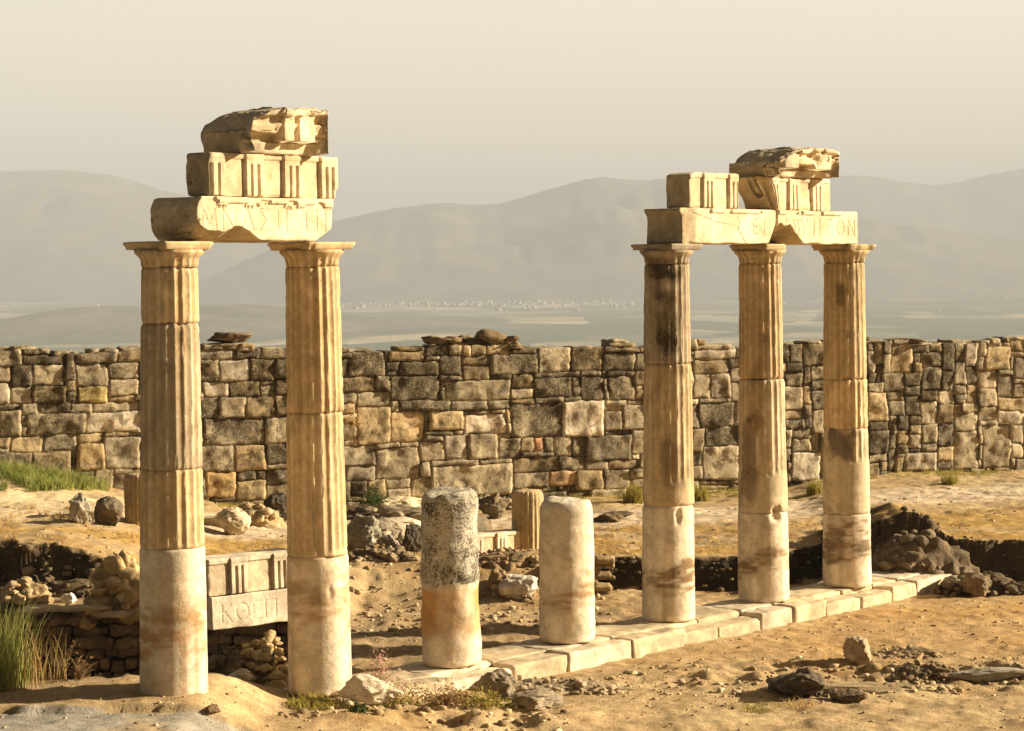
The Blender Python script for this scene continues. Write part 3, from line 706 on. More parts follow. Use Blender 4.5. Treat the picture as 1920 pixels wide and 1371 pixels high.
def ex_l(V, V0, isf, c, a):
    u = V0[:, 0]; k = np.clip(1 - u / .09, 0, 1); c = mixc(c, GREY * .6, (u < .05) * .8); a = a + .3 * (u < .05)
    V[:, 0] += k * .03 * fbm(V0, 4, 3, 3); L_ = u.max(); e = np.clip(1 - (L_ - u) / .1, 0, 1); V[:, 0] -= e * .03 * (1 + fbm(V0, 4, 3, 4)) * (V0[:, 2] < .1)
    d = sm(V0[:, 2], .35, .42) * band(u, .25, 1.6, .1); c = mixc(c, TAN, d * .5 * isf); return V, c, a
frieze('long frieze block with four triglyphs under the left cornice piece', 394, 634, 330, (405, 479, 551, 619), ZA + HA + .004, 21, D=.40, extra=ex_l, base=CREAM * .93)
def ex_r1(V, V0, isf, c, a):
    u = V0[:, 0]; c = mixc(c, GREY * .9, (u < .04) * .8); le = np.clip(1 - u / .12, 0, 1); V[:, 2] -= le * .03 * V0[:, 2] / .4; return V, c, a
frieze('small squarish frieze block alone at the left end of the longer beam', 1296, 1386, 350, (1331, 1379), ZA + HA + .004, 22, D=.44, extra=ex_r1, H=.49)
def ex_r2(V, V0, isf, c, a):
    u, z = V0[:, 0], V0[:, 2]; k = np.clip(1 - u / .5, 0, 1); V[:, 0] += k * (.42 * np.clip(1 - z / .44, 0, 1) ** .8 + .05 * fbm(V0, 3, 4, 6) - .05)
    V[:, 1] += isf * np.clip(1 - u / .32, 0, 1) * (.16 + .05 * fbm(V0, 3, 4, 7)); c = mixc(c, TAN * .8, np.clip(1 - u / .4, 0, 1) * .8); return V, c, a
frieze('frieze block with broken slanting left end beneath the right cornice piece', 1424, 1560, 355, (1452, 1491, 1534), ZA + HA + .004, 23, D=.5, extra=ex_r2, H=.47)

def cornice(label, pxl, pxr, py, z, H, D, seed, fwd, endcut, mutules):
    s = FS - fwd; u1 = u_at(pxl, py, s)[0]; u2 = u_at(pxr, py, s)[0]; L_ = u2 - u1
    def hk(V, V0, isf, c, a):
        u, y, zz = V0[:, 0] / L_, V0[:, 1], V0[:, 2] / H; n = fbm(V0, 3.2, 4, seed); n2 = fbm(V0, 9, 3, seed + 1)
        prof = np.interp(zz, [0, .24, .27, .40, .44, .66, .70, .84, .87, 1], [fwd - .02, fwd - .05, fwd, fwd - .02, .10, .07, .12, .10, .015, .0])
        m = 0
        for (ma, mb) in mutules: m = np.maximum(m, band(u, ma, mb, .012))
        prof = np.where((zz > .27) & (zz < .84), prof * (1 - m) + .05 * m, prof)
        prof = prof + .018 * n * (zz > .25) + .006 * n2 + np.clip(n - .45, 0, 1) * .12 * (zz > .3)
        V[:, 1] += np.where(isf, prof, 0)
        # keep soffit and top front rows following the face
        V[:, 1] += np.where(~isf & (V0[:, 2] < .01) & (y < fwd + .02), np.maximum(0, fwd - y), 0)
        # broken left end
        k = np.clip(1 - u / endcut, 0, 1)
        V[:, 0] += k ** .5 * L_ * .16 * (np.clip((zz - .5) * 2, 0, 1) ** 1.5 * 1.3 + np.clip((.25 - zz) * 2, 0, 1) * .5 + .22 * n + .08 * n2)
        V[:, 2] -= np.where(zz > .5, k ** 2 * H * .16 * (1 + n), 0)
        V[:, 2] += (zz > .8) * (.03 * n + .015 * n2) + (zz > .8) * H * .03 * np.sin(np.clip((y / D) * 3.14, 0, 3.14)) 
        c = mixc(c, GREY * .85, np.clip(k * 1.8, 0, 1) * .7); a = a + .1 * np.clip(k * 2, 0, 1)
        c = mixc(c, ORNG * .9, isf * (zz > .27) * (zz < .86) * .45 * (m < .5))
        return V, c, a
    o = block('cornice_block', L_, D, H, on_row(u1, s, z), ROT, res=.03, front_res=.012, rad=.02, radn=.02, amp=.010, seed=seed, base=CREAM * .95, lich=.25, hook=hk)
    return tag(o, label, 'cornice block', 'broken cornice pieces on top')
cornice('bulky broken cornice block crowning the left pair of columns', 478, 619, 240, ZA + HA + HF + .006, .50, .92, 31, .24, .42, [(.42, .56), (.62, .86)])
cornice('flatter overhanging cornice block crowning the right hand columns', 1463, 1577, 300, ZA + HA + .47 + .006, .41, .92, 32, .30, .34, [(.12, .34), (.62, .9)])

# ------------------------------------------------------------------ stylobate
sty = empty('stylobate', on_row(9, 0, 0)); tag(sty, 'line of worn pale foundation slabs under the columns', 'foundation')
u = 1.9; i = 0
while u < 15.6:
    L_ = random.uniform(.75, 1.45); L_ = min(L_, 15.7 - u); i += 1
    fr_ = -.66 + random.uniform(-.06, .05); zt = -.012 + random.uniform(-.02, .006)
    D_ = .34; H_ = .34
    tone = (PALE if random.random() < .4 else CREAM) * random.uniform(.66, .88)
    for (sa, sb, ztt) in ((fr_, fr_ + D_, zt - (.05 if random.random() < .35 else 0)), (fr_ + D_ + .012, .46, -.004)):
        V, Fq, cc = block_data(L_ - .014, sb - sa, H_, res=.035, rad=.025, radn=.05, amp=.022, nscale=2.5, seed=200 + i, base=tone, lich=.42)
        p = row(u, sa); ca, sa_ = math.cos(A), math.sin(A)
        V = V @ np.array([[ca, sa_, 0], [-sa_, ca, 0], [0, 0, 1]]) + [p[0] - sty.location[0], p[1] - sty.location[1], ztt - H_]
        mesh('slab', V, Fq, M_STONE, sty, cc)
    u += L_

# ------------------------------------------------------------------ ancient wall
aw = math.atan(WK); WL0 = -11.5; wdir = np.array([math.cos(aw), math.sin(aw)])
def wall_uv(px, py):
    d = ray(px, py); t = (WY0 - WK * WX0) / (d[1] - WK * d[0]); p = CAM + d * t; return (p[0] - WL0) / wdir[0], p[2]
CW, CH = .105, .105; NZ0 = -.35; NX = int(26.0 / CW); NZ = 38
occ = np.zeros((NX, NZ), bool); blocks = []
def topz(u_): return 3.47 - .010 * u_ + .06 * math.sin(u_ * 1.3) + .03 * math.sin(u_ * 3.1 + 1)
for i in range(NX):
    for j in range(NZ):
        if NZ0 + (j + 1) * CH > topz(i * CW) - .02: occ[i, j] = True
def cell_top(ua, ub=None):
    a_ = int(np.clip(ua / CW, 0, NX - 1)); b_2 = int(np.clip((ub if ub is not None else ua) / CW, 0, NX - 1))
    return NZ0 + CH * min(int((~occ0[i_]).sum()) for i_ in range(a_, b_2 + 1))
occ0 = occ.copy()
PL = [(163, 775, 262, 815, PALE * .95, .05), (140, 828, 195, 885, ORNG * 1.1, .15), (197, 820, 262, 885, GREY * 1.2, .5), (143, 722, 200, 750, (.48, .37, .15), .4), (203, 715, 262, 745, CREAM * .8, .35),
      (385, 880, 438, 935, (.66, .44, .2), .05), (440, 895, 500, 938, TAN, .3), (730, 768, 800, 830, (.72, .52, .28), .08), (668, 762, 727, 830, TAN * 1.05, .2), (802, 768, 868, 815, (.66, .5, .28), .12),
      (870, 778, 945, 817, PALE, .08), (1052, 755, 1135, 825, PALE * 1.08, .12), (1000, 822, 1020, 855, (.66, .36, .2), .02), (805, 870, 955, 935, CREAM * .85, .25), (1030, 885, 1085, 915, (.66, .42, .24), .1),
      (1480, 848, 1540, 900, PALE * .9, .1), (1628, 735, 1668, 793, TAN * 1.15, .2), (1696, 850, 1758, 882, PALE * .95, .15), (1872, 768, 1920, 802, PALE * .9, .12), (730, 645, 797, 680, ORNG * .9, .4), (735, 710, 825, 757, CREAM * .6, .62),
      (832, 715, 955, 757, CREAM * .62, .5), (1318, 838, 1382, 905, CREAM * .85, .25), (705, 835, 790, 905, CREAM * .75, .55), (656, 650, 725, 705, CREAM * .65, .55), (1300, 650, 1384, 678, PALE * .8, .25), (1850, 650, 1893, 695, TAN * 1.1, .25),
      (1675, 648, 1712, 700, TAN, .3), (960, 760, 1050, 825, CREAM * .65, .6), (1005, 705, 1075, 752, CREAM * .6, .65), (1085, 705, 1135, 752, CREAM * .55, .65), (1140, 708, 1195, 752, CREAM * .55, .7), (1297, 700, 1338, 745, CREAM * .65, .55),
      (385, 780, 500, 832, CREAM * .6, .5), (385, 720, 425, 745, PALE * .7, .2), (0, 765, 45, 815, CREAM * .75, .4), (48, 770, 160, 817, CREAM * .65, .58), (1785, 810, 1830, 880, CREAM * .7, .3), (1840, 790, 1895, 880, CREAM * .68, .4)]
def put(i0, j0, i1, j1, c, l, ex=True):
    occ[i0:i1, j0:j1] = True; blocks.append((i0, j0, i1, j1, c, l))
for (x0, y0, x1, y1, c, l) in PL:
    ua, za = wall_uv(x0, y1); ub, zb = wall_uv(x1, y0)
    i0, i1, j0, j1 = int(round(ua / CW)), int(round(ub / CW)), int(round((za - NZ0) / CH)), int(round((zb - NZ0) / CH))
    i0, i1, j0, j1 = max(0, i0), min(NX, i1), max(0, j0), min(NZ, j1)
    sub = occ[i0:i1, j0:j1]
    while j1 > j0 and occ[i0:i1, j1 - 1].any(): j1 -= 1
    if i1 - i0 < 2 or j1 - j0 < 2 or occ[i0:i1, j0:j1].any(): continue
    put(i0, j0, i1, j1, np.array(c), l)
cuts_ = [0]
while cuts_[-1] < NZ: cuts_.append(cuts_[-1] + [4, 5, 4, 3, 5, 5, 4, 3, 4, 5][len(cuts_) % 10])
pal = [(CREAM * .72, .42), (CREAM * .66, .55), (TAN * .85, .45), (GREY * 1.0, .6), (CREAM * .8, .3), (ORNG * .85, .3), (CREAM * .60, .68), (TAN * 1.0, .25), (PALE * .85, .25)]
pw = np.array([.19, .19, .14, .13, .11, .05, .11, .05, .03]); pw /= pw.sum()
for j in range(NZ):
    i = 0
    while i < NX:
        if occ[i, j]: i += 1; continue
        right = i * CW > 17.5
        wmax = random.choice([3, 4, 4, 5, 6] if right else [4, 5, 6, 7, 8, 10]); hmax = random.choice([2, 3, 4, 5] if right else [2, 3, 4, 4, 5])
        nxt = min(c_ for c_ in cuts_ if c_ > j) - j
        if not right and random.random() < .85: hmax = nxt
        if random.random() < .13: wmax, hmax = random.choice([2, 3, 5]), random.choice([1, 2])
        w_ = 1
        while w_ < wmax and i + w_ < NX and not occ[i + w_, j]: w_ += 1
        if i + w_ < NX and not occ[i + w_, j] and (i + w_ + 1 >= NX or occ[i + w_ + 1, j]): w_ += 1
        h_ = 1
        while h_ < hmax and j + h_ < NZ and not occ[i:i + w_, j + h_].any(): h_ += 1
        if j + h_ < NZ and not occ[i:i + w_, j + h_].any() and (j + h_ + 1 >= NZ or occ[i:i + w_, j + h_ + 1].all()): h_ += 1
        c, l = pal[rng.choice(len(pal), p=pw)]
        if NZ0 + j * CH > 2.2: l = min(.85, l + .12); c = c * .9
        put(i, j, i + w_, j + h_, c * random.uniform(.72, 1.12), l); i += w_
parts = []
for n_, (i0, j0, i1, j1, c, l) in enumerate(blocks):
    L_, H_ = (i1 - i0) * CW, (j1 - j0) * CH; gp = random.uniform(.003, .011); L2, H2 = L_ - gp, H_ - gp
    pr = random.uniform(-.022, .022)
    V, Fq, cc = block_data(L2, .40, H2, res=.062, rad=min(.010, H2 * .2), radn=.020, amp=.020, nscale=6, seed=400 + n_, base=np.array(c), lich=l)
    t_ = random.uniform(-.03, .03); V[:, 1] += V[:, 0] * t_ + (V[:, 2] - H2 / 2) * random.uniform(-.03, .03) + pr
    jx = np.random.default_rng(n_).uniform(-.014, .014, 8); fx_, fz_ = V[:, 0] / L2, V[:, 2] / H2
    V[:, 0] += jx[0] * (1 - fx_) * fz_ + jx[1] * fx_ * fz_ + jx[2] * (1 - fx_) * (1 - fz_) + jx[3] * fx_ * (1 - fz_)
    V[:, 2] += .7 * (jx[4] * (1 - fx_) * fz_ + jx[5] * fx_ * fz_ + jx[6] * (1 - fx_) * (1 - fz_) + jx[7] * fx_ * (1 - fz_))
    V = V + [i0 * CW + gp / 2, 0, NZ0 + j0 * CH + gp / 2]
    parts.append((V, Fq, cc))
# core and back of the wall
Vc, Fc, cc = block_data(26, .9, topz(0) - NZ0 - .38, res=.25, rad=.02, amp=.01, seed=399, base=(.24, .17, .09), lich=.5)
parts.append((Vc + [0, .055, NZ0], Fc, cc))
# flat capping stones and debris along the top
uu = 0.
while uu < 25.2:
    L_ = random.uniform(.2, .75); H_ = random.uniform(.04, .10)
    V, Fq, cc = block_data(L_, random.uniform(.5, .8), H_, res=.06, rad=.03, radn=.03, amp=.03, nscale=3, seed=3000 + int(uu * 10), base=CREAM * random.uniform(.5, .85), lich=.5)
    parts.append((V + [uu, random.uniform(-.02, .12), cell_top(uu, uu + L_) - .035 + random.uniform(-.01, .01)], Fq, cc)); uu += L_ * random.uniform(1.0, 1.9)
V, Fq, cc = merge(parts)
Pw = V * [1, 0, 1]; V[:, 2] += .03 * fbm(Pw, .8, 3, 501) * sm(V[:, 2], -.3, .5); V[:, 0] += .035 * fbm(Pw, 1.5, 3, 502); V[:, 1] += .03 * fbm(V, 3., 4, 503)
V[:, 0] += .014 * fbm(V, 9, 3, 505); V[:, 2] += .014 * fbm(V, 9, 3, 506)
cc[:, 3] = np.clip(cc[:, 3] + .20 + .34 * fbm(Pw, .7, 3, 504), 0, 1) 
wo_ = mesh('ruined_wall', V, Fq, M_WALL, None, cc, (WL0, wall_y(WL0), 0), aw)
tag(wo_, 'long ancient wall of irregular lichen spotted blocks behind the columns', 'wall')

# ------------------------------------------------------------------ rocks and fragments
def rock(name, label, cat, px, py, wpx, hpx, Y=None, depth=1.0, base=(.45, .34, .2), lich=.5, seed=1, group=None, sub=5, cuts=12, rough=.12, tilt=0., sink=.12, pos=None, rotz=0.):
    """a rock whose foot shows at picture point (px, py), wpx wide and hpx high there"""
    p = hit(px, py) if pos is None else np.array(pos); sc = p[1] / F; w_, h_ = wpx * sc, hpx * sc
    V, Fq, cc = rock_data((w_, w_ * depth, h_ * (1 + sink)), seed, sub, cuts, rough, base, lich, tilt)
    V[:, 2] -= V[:, 2].min() + h_ * sink; c_ = math.cos(rotz); s_ = math.sin(rotz); V[:, :2] = V[:, :2] @ np.array([[c_, s_], [-s_, c_]])
    o = mesh(name, V, Fq, M_ROCK, None, cc, (p[0], p[1] + w_ * depth * .4, p[2] if pos is not None else float(hgt(np.array([p[0]]), np.array([p[1] + w_ * depth * .4]))[0]) if False else p[2]))
    return tag(o, label, cat, group)
DKR = (.17, .13, .085)
rock('boulder', 'pale leaning slab stone beside the dark boulder at far left', 'boulder', 152, 984, 44, 56, base=(.45, .40, .31), lich=.2, seed=2, cuts=14, depth=.7, tilt=.4)
rock('boulder', 'dark grey boulder beside the broken fluted drum at far left', 'boulder', 198, 988, 66, 58, base=DKR, lich=.6, seed=5, depth=.9)
rock('boulder', 'rounded pale block on dry grass between the two left columns', 'boulder', 433, 1004, 60, 42, base=CREAM * .85, lich=.15, seed=8, cuts=5, rough=.05)
rock('boulder', 'black hollowed boulder just left of the second column', 'boulder', 520, 985, 50, 46, base=(.09, .07, .05), lich=.6, seed=12, rough=.25)
rock('boulder', 'spiky lichen covered rock right of the second column', 'boulder', 680, 1032, 66, 52, base=(.42, .38, .28), lich=.6, seed=15, rough=.35, cuts=12)
rock('boulder', 'grey triangular stone in the rubble left of the left stump', 'boulder', 730, 1036, 40, 34, base=(.30, .25, .21), lich=.3, seed=17, cuts=12)
rock('boulder', 'black upright boulder touching the left stump', 'boulder', 770, 1040, 40, 56, base=(.11, .09, .065), lich=.6, seed=19)
rock('slab_stone', 'flat pale slab lying over the rubble heap', 'stone slab', 728, 1000, 120, 24, base=PALE * .9, lich=.15, seed=21, cuts=12, rough=.06)
rock('slab_stone', 'long weathered slab at the wall foot below the green bush', 'stone slab', 745, 962, 110, 26, base=CREAM * .9, lich=.3, seed=23, cuts=12, rough=.06)
rock('boulder', 'dark low rock beside the second column under the green bush', 'boulder', 690, 982, 80, 30, base=(.16, .12, .08), lich=.6, seed=25, rough=.25)
rock('boulder', 'dark crumbly stones between the left stump and the fluted post', 'boulder', 920, 975, 62, 36, base=(.2, .15, .09), lich=.6, seed=27, rough=.4)
rock('fallen_slab', 'pale slab leaning on the sandy bank left of the right stump', 'stone slab', 968, 1128, 84, 50, base=(.62, .55, .45), lich=.25, seed=30, cuts=14, rough=.10, tilt=.45, depth=.8)
rock('boulder', 'brown rock under the leaning pale slab', 'boulder', 935, 1118, 54, 46, base=(.26, .18, .1), lich=.5, seed=31, rough=.3)
rock('boulder', 'small dark heap of stones on the path right of the stumps', 'boulder', 1150, 978, 66, 16, base=(.16, .11, .06), lich=.5, seed=33, rough=.3)
rock('boulder', 'small bright white stone on the ledge at left', 'boulder', 126, 1134, 26, 22, base=(.85, .75, .6), lich=0., seed=37, cuts=12)
rock('boulder', 'pale stone lodged low in the dark rocky bank', 'boulder', 1708, 1078, 30, 20, base=(.5, .4, .3), lich=.2, seed=43, pos=at_z(1708, 1074, -.2) - [0, 1.3, 0])
rock('boulder', 'grey rounded boulder at the right end of the foundation slabs', 'boulder', 1790, 1116, 64, 34, base=(.34, .29, .2), lich=.4, seed=45)
rock('boulder', 'brown boulder in the trench at the right frame edge', 'boulder', 1838, 1118, 70, 44, base=(.22, .16, .1), lich=.4, seed=47)
rock('boulder', 'black jagged boulder in the right foreground', 'boulder', 1510, 1312, 110, 52, base=(.10, .08, .055), lich=.55, seed=49, rough=.3, depth=1.3)
rock('stump_rock', 'upright fluted looking rock stump in the right foreground', 'rock', 1612, 1246, 58, 48, base=(.48, .37, .24), lich=.35, seed=51, cuts=14, rough=.2)
rock('low_rock', 'low flat brown rock beside the black jagged boulder', 'rock', 1590, 1318, 62, 18, base=(.2, .14, .08), lich=.5, seed=53, rough=.3)
rock('low_rock', 'long grey kerb stone half buried at the right frame edge', 'kerb stone', 1870, 1280, 150, 22, base=(.40, .35, .27), lich=.2, seed=55, rough=.06, cuts=6, depth=.3)
rock('fallen_block', 'broken cream marble chunk at the foot of the second column', 'stone chunk', 690, 1322, 110, 42, base=PALE * 1.02, lich=.1, seed=61, cuts=14, rough=.14, depth=.7)
rock('boulder', 'grey brown rock behind the bushes in the centre foreground', 'boulder', 935, 1322, 84, 50, base=(.30, .24, .17), lich=.4, seed=63, rough=.3)
rock('low_rock', 'flat grey brown rock right of the centre foreground bushes', 'rock', 1000, 1332, 110, 22, base=(.33, .26, .18), lich=.4, seed=65, rough=.3)
rock('low_rock', 'small dark stone on the pavement below the buried column', 'rock', 398, 1340, 34, 16, base=(.2, .13, .07), lich=.4, seed=67)
rock('boulder', 'cream crumbled stone against the buried column foot', 'stone chunk', 285, 1292, 46, 24, base=PALE * .9, lich=.15, seed=69, rough=.25)
rock('boulder', 'white egg shaped stone at the pit bottom between the left columns', 'boulder', 450, 1278, 42, 20, base=(.6, .5, .36), lich=.15, seed=71, cuts=4, pos=at_Y(450, 1280, 27.2))
for (px, py, ww, hh, sd_, lb) in ((815, 641, 60, 17, 81, 'leftmost dark stone lying on top of the wall'), (850, 641, 36, 14, 82, 'small dark stone second in the line on top of the wall'), (915, 641, 62, 23, 83, 'largest dark humped stone on top of the wall'), (958, 641, 34, 10, 84, 'rightmost low dark stone of the cluster on top of the wall'), (430, 650, 90, 18, 85, 'brown earthy stone on the wall top between the left columns'), (1690, 642, 84, 10, 86, 'thin flat stone on the wall top right of the last column')):
    uv = wall_uv(px, py); pw_ = np.array([WL0 + wdir[0] * uv[0], wall_y(WL0 + wdir[0] * uv[0]) - .0, cell_top(uv[0] - .25, uv[0] + .25) + .045])
    rock('loose_stone', lb, 'stone', px, py, ww, hh, base=(.20, .14, .075), lich=.5, seed=sd_, rough=.3, depth=.6, pos=pw_, sub=3)

def rubble(label, px, py, wpx, hpx, n, base, lich, seed, Y=None, depth=.8, smin=.06, smax=.22, name='rubble_heap'):
    p = hit(px, py) if Y is None else at_Y(px, py, Y); sc = p[1] / F; w_, h_ = wpx * sc, hpx * sc; rg_ = np.random.default_rng(seed); out = []
    for i in range(n):
        a, b = rg_.uniform(-1, 1), rg_.uniform(-1, 1); top = h_ * max(0, 1 - (abs(a) ** 2.2 * .75 + max(0, -b) ** 2 * .55)) * rg_.uniform(.8, 1.05)
        zz_ = top * (rg_.random() ** .5 if i % 3 else 1); s_ = smin * (smax / smin) ** (rg_.random() ** 1.3)
        V, Fq, cc = rock_data((s_ * rg_.uniform(.8, 1.5), s_, s_ * rg_.uniform(.5, .9)), seed * 50 + i, 3, 9, .10, np.array(base) * rg_.uniform(.75, 1.25), lich, rg_.uniform(-.5, .5))
        t_ = rg_.uniform(0, 6.28); V[:, :2] = V[:, :2] @ np.array([[math.cos(t_), math.sin(t_)], [-math.sin(t_), math.cos(t_)]])
        out.append((V + [a * w_ / 2, b * w_ * depth / 2 - (1 - zz_ / h_) * .12, zz_ - s_ * .3], Fq, cc))
    V, Fq, cc = rock_data((w_ * .96, w_ * depth * .85, h_ * 1.75), seed, 5, 6, .2, np.array(base) * .8, lich); out.append((V - [0, 0, h_ * .02], Fq, cc))
    V, Fq, cc = merge(out); o = mesh(name, V, Fq, M_ROCK, None, cc, (p[0], p[1] + w_ * depth * .4, p[2]), smooth=False); return tag(o, label, 'rubble', kind='stuff')
rubble('golden rubble outcrop lit by the sun beside the buried column', 218, 1150, 104, 116, 150, (.58, .42, .21), .3, 39, depth=.8, smin=.08, smax=.42)
rubble('golden broken rubble slope under the fallen inscribed block', 486, 1322, 130, 126, 190, (.55, .4, .2), .35, 73, Y=30.3, depth=.8)
rubble('golden rough stones on the ledge at the left frame edge', 38, 1135, 100, 46, 40, (.52, .37, .2), .35, 35, depth=.6, smin=.08, smax=.3)
for (px, py, ww, hh, sd_, lb) in ((75, 1150, 120, 9, 301, 'thin sunlit flagstone on the pit wall nearest the frame edge'), (150, 1146, 100, 10, 302, 'second thin flagstone along the top of the pit wall'), (215, 1160, 110, 12, 303, 'thick flagstone on the pit wall touching the buried column')):
    rock('flagstone', lb, 'flagstone', px, py, ww, hh, base=(.60, .47, .30), lich=.25, seed=sd_, rough=.08, depth=.55, cuts=14, pos=at_Y(px, py, 32.55))
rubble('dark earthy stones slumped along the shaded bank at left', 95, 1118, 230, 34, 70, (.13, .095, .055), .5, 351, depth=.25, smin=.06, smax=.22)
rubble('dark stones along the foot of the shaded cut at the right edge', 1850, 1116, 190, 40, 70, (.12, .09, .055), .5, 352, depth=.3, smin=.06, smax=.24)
rubble('pale and brown stones fallen under the leaning slab near the right stump', 950, 1120, 110, 34, 60, (.38, .29, .18), .4, 353, depth=.5, smin=.05, smax=.2)
rubble('broken stones heaped along the wall foot behind the left stump', 760, 985, 190, 34, 110, (.42, .33, .22), .45, 354, depth=.35, smin=.06, smax=.3)
rubble('tumbled stones at the wall foot behind the right stump', 905, 955, 130, 24, 60, (.40, .31, .2), .45, 355, depth=.4, smin=.06, smax=.22)
rubble('low crumbling stones on the terrace edge right of the second column', 715, 1048, 130, 22, 90, (.30, .22, .13), .45, 356, depth=.4, smin=.05, smax=.2)
rubble('brown lumps of earth and stone on the bank behind the stumps', 960, 1062, 190, 26, 110, (.36, .25, .14), .4, 357, depth=.6, smin=.05, smax=.2)
rubble('scattered crumbly ridge in the right foreground', 1640, 1300, 340, 14, 130, (.45, .33, .19), .4, 358, depth=.25, smin=.04, smax=.13)
rubble('crumbly ridge with grey stones in the centre foreground', 1010, 1300, 300, 22, 160, (.40, .31, .2), .4, 359, depth=.3, smin=.04, smax=.15)
rubble('heap of dark stones and earth on top of the wall near its centre', 885, 645, 165, 17, 60, (.28, .20, .11), .5, 361, Y=46.85, depth=.18, smin=.06, smax=.22)
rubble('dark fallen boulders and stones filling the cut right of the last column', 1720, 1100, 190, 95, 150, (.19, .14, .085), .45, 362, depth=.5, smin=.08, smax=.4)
for (px, py, L_, H_, rz, sd_, tone, lb) in ((672, 1002, .62, .26, .2, 371, CREAM * .9, 'cut cream block just right of the second column in the rubble'), (795, 990, .55, .30, -.3, 372, TAN * .9, 'squared brown block at the wall foot directly behind the left stump'), (690, 962, .8, .22, .1, 373, CREAM, 'long squared pale block below the green bush'), (905, 1000, .5, .28, .5, 374, GREY * .8, 'dark squared block between the left stump and the fluted post'), (1135, 1010, .4, .14, .3, 375, TAN, 'small flat brown block on dry ground right of the right stump'), (395, 985, .5, .2, -.2, 376, CREAM * .85, 'squared block edge showing just right of the buried column')):
    p = hit(px, py); tag(block('broken_block', L_, .4, H_, (p[0] - L_ / 2, p[1], p[2] - .05), rz, None, M_ROCK, res=.03, rad=.03, radn=.05, amp=.03, nscale=3, seed=sd_, base=tone, lich=.35), lb, 'stone block', 'squared blocks lying behind the columns')
rubble('dark rounded rubble left of the golden slope in the pit', 418, 1322, 90, 118, 90, (.24, .18, .11), .5, 75, Y=30.1, depth=.7)
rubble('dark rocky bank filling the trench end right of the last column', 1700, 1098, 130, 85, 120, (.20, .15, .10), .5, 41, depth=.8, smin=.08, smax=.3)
rubble('dark rubble ridge left of the grey kerb stone', 1740, 1272, 140, 26, 90, (.33, .24, .14), .5, 57, depth=.5, smin=.04, smax=.13)
rubble('brown rubble along the ridge behind the stump rock', 1705, 1234, 130, 16, 90, (.45, .33, .19), .4, 59, depth=.5, smin=.04, smax=.12)
rubble('heap of rough golden stones behind the rounded pale block', 470, 985, 110, 40, 60, (.50, .37, .2), .4, 9, depth=.6, smin=.06, smax=.2)
rubble('dark and pale stone heap between the second column and left stump', 705, 1020, 110, 50, 90, (.36, .29, .2), .5, 10, depth=.6, smin=.06, smax=.25)
# dry stone retaining wall of the pit (shaded masonry)
parts = []
hz_ = [0, .14, .33, .47, .63, .80, .97]
for jn in range(6):
    x = -9.3
    while x < -3.2:
        L_ = random.choice([.18, .3, .45, .6, .8]) * random.uniform(.8, 1.2); h_ = (hz_[jn + 1] - hz_[jn]) * random.uniform(.75, 1.0)
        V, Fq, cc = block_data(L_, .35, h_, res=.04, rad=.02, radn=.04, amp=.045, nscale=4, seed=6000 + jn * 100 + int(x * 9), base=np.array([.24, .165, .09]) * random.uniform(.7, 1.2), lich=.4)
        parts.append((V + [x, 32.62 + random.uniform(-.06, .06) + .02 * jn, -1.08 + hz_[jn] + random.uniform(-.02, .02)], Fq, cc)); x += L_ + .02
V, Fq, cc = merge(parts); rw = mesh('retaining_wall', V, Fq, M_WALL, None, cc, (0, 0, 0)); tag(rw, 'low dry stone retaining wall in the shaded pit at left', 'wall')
# masonry pier at the left corner of the trench
parts = []
for jn in range(8):
    x = .75
    while x < 1.38:
        L_ = random.uniform(.18, .35)
        V, Fq, cc = block_data(L_, .5, .085, res=.04, rad=.02, radn=.02, amp=.02, nscale=4, seed=7000 + jn * 20 + int(x * 9), base=np.array([.42, .29, .14]) * random.uniform(.7, 1.2), lich=.45)
        parts.append((V + [x, 36.8 + random.uniform(-.1, .1), -.62 + jn * .09], Fq, cc)); x += L_ + .02
V, Fq, cc = merge(parts); tag(mesh('masonry_pier', V, Fq, M_WALL, None, cc), 'crumbling thin coursed masonry pier at the left corner of the black trench', 'masonry')

# fallen frieze block resting on a fallen inscribed beam, between the left columns
pA = at_Y(401, 1183, 30.45); ang = A - .05
pB = at_Y(398, 1184, 30.5)
def h_fb(V, V0, isf, c, a):
    L_ = V0[:, 0].max(); V, c = carve(V, V0, isf, c, strokes('KTEP', .16, .10, .24, .3), .009, .007, .15); return V, c, a
fb = block('fallen_beam', 1.38, .55, .46, (0, 0, 0), 0, res=.035, front_res=.011, rad=.02, radn=.02, amp=.006, seed=51, base=PALE * 1.05, lich=.12, hook=h_fb)
tag(fb, 'fallen inscribed beam piece lying in the pit, carrying a frieze block', 'stone beam')
ff = frieze('fallen frieze block sitting on the fallen inscribed piece in the pit', 0, 0, 0, (.46, 1.12), 0, 52, D=.5, H=.5, u_base=(0, 1.38), loc=(0, 0, 0), rot=0, half=.13, base=PALE)
def place_tilt(o, origin, rotz, ty): o.rotation_mode = 'XYZ'; o.rotation_euler = (0, ty, rotz); o.location = origin
place_tilt(fb, tuple(pB), .60, -.02); place_tilt(ff, tuple(np.array(pB) + [-.02, .0, .475]), .60, -.02)
fb.location[2] += .0

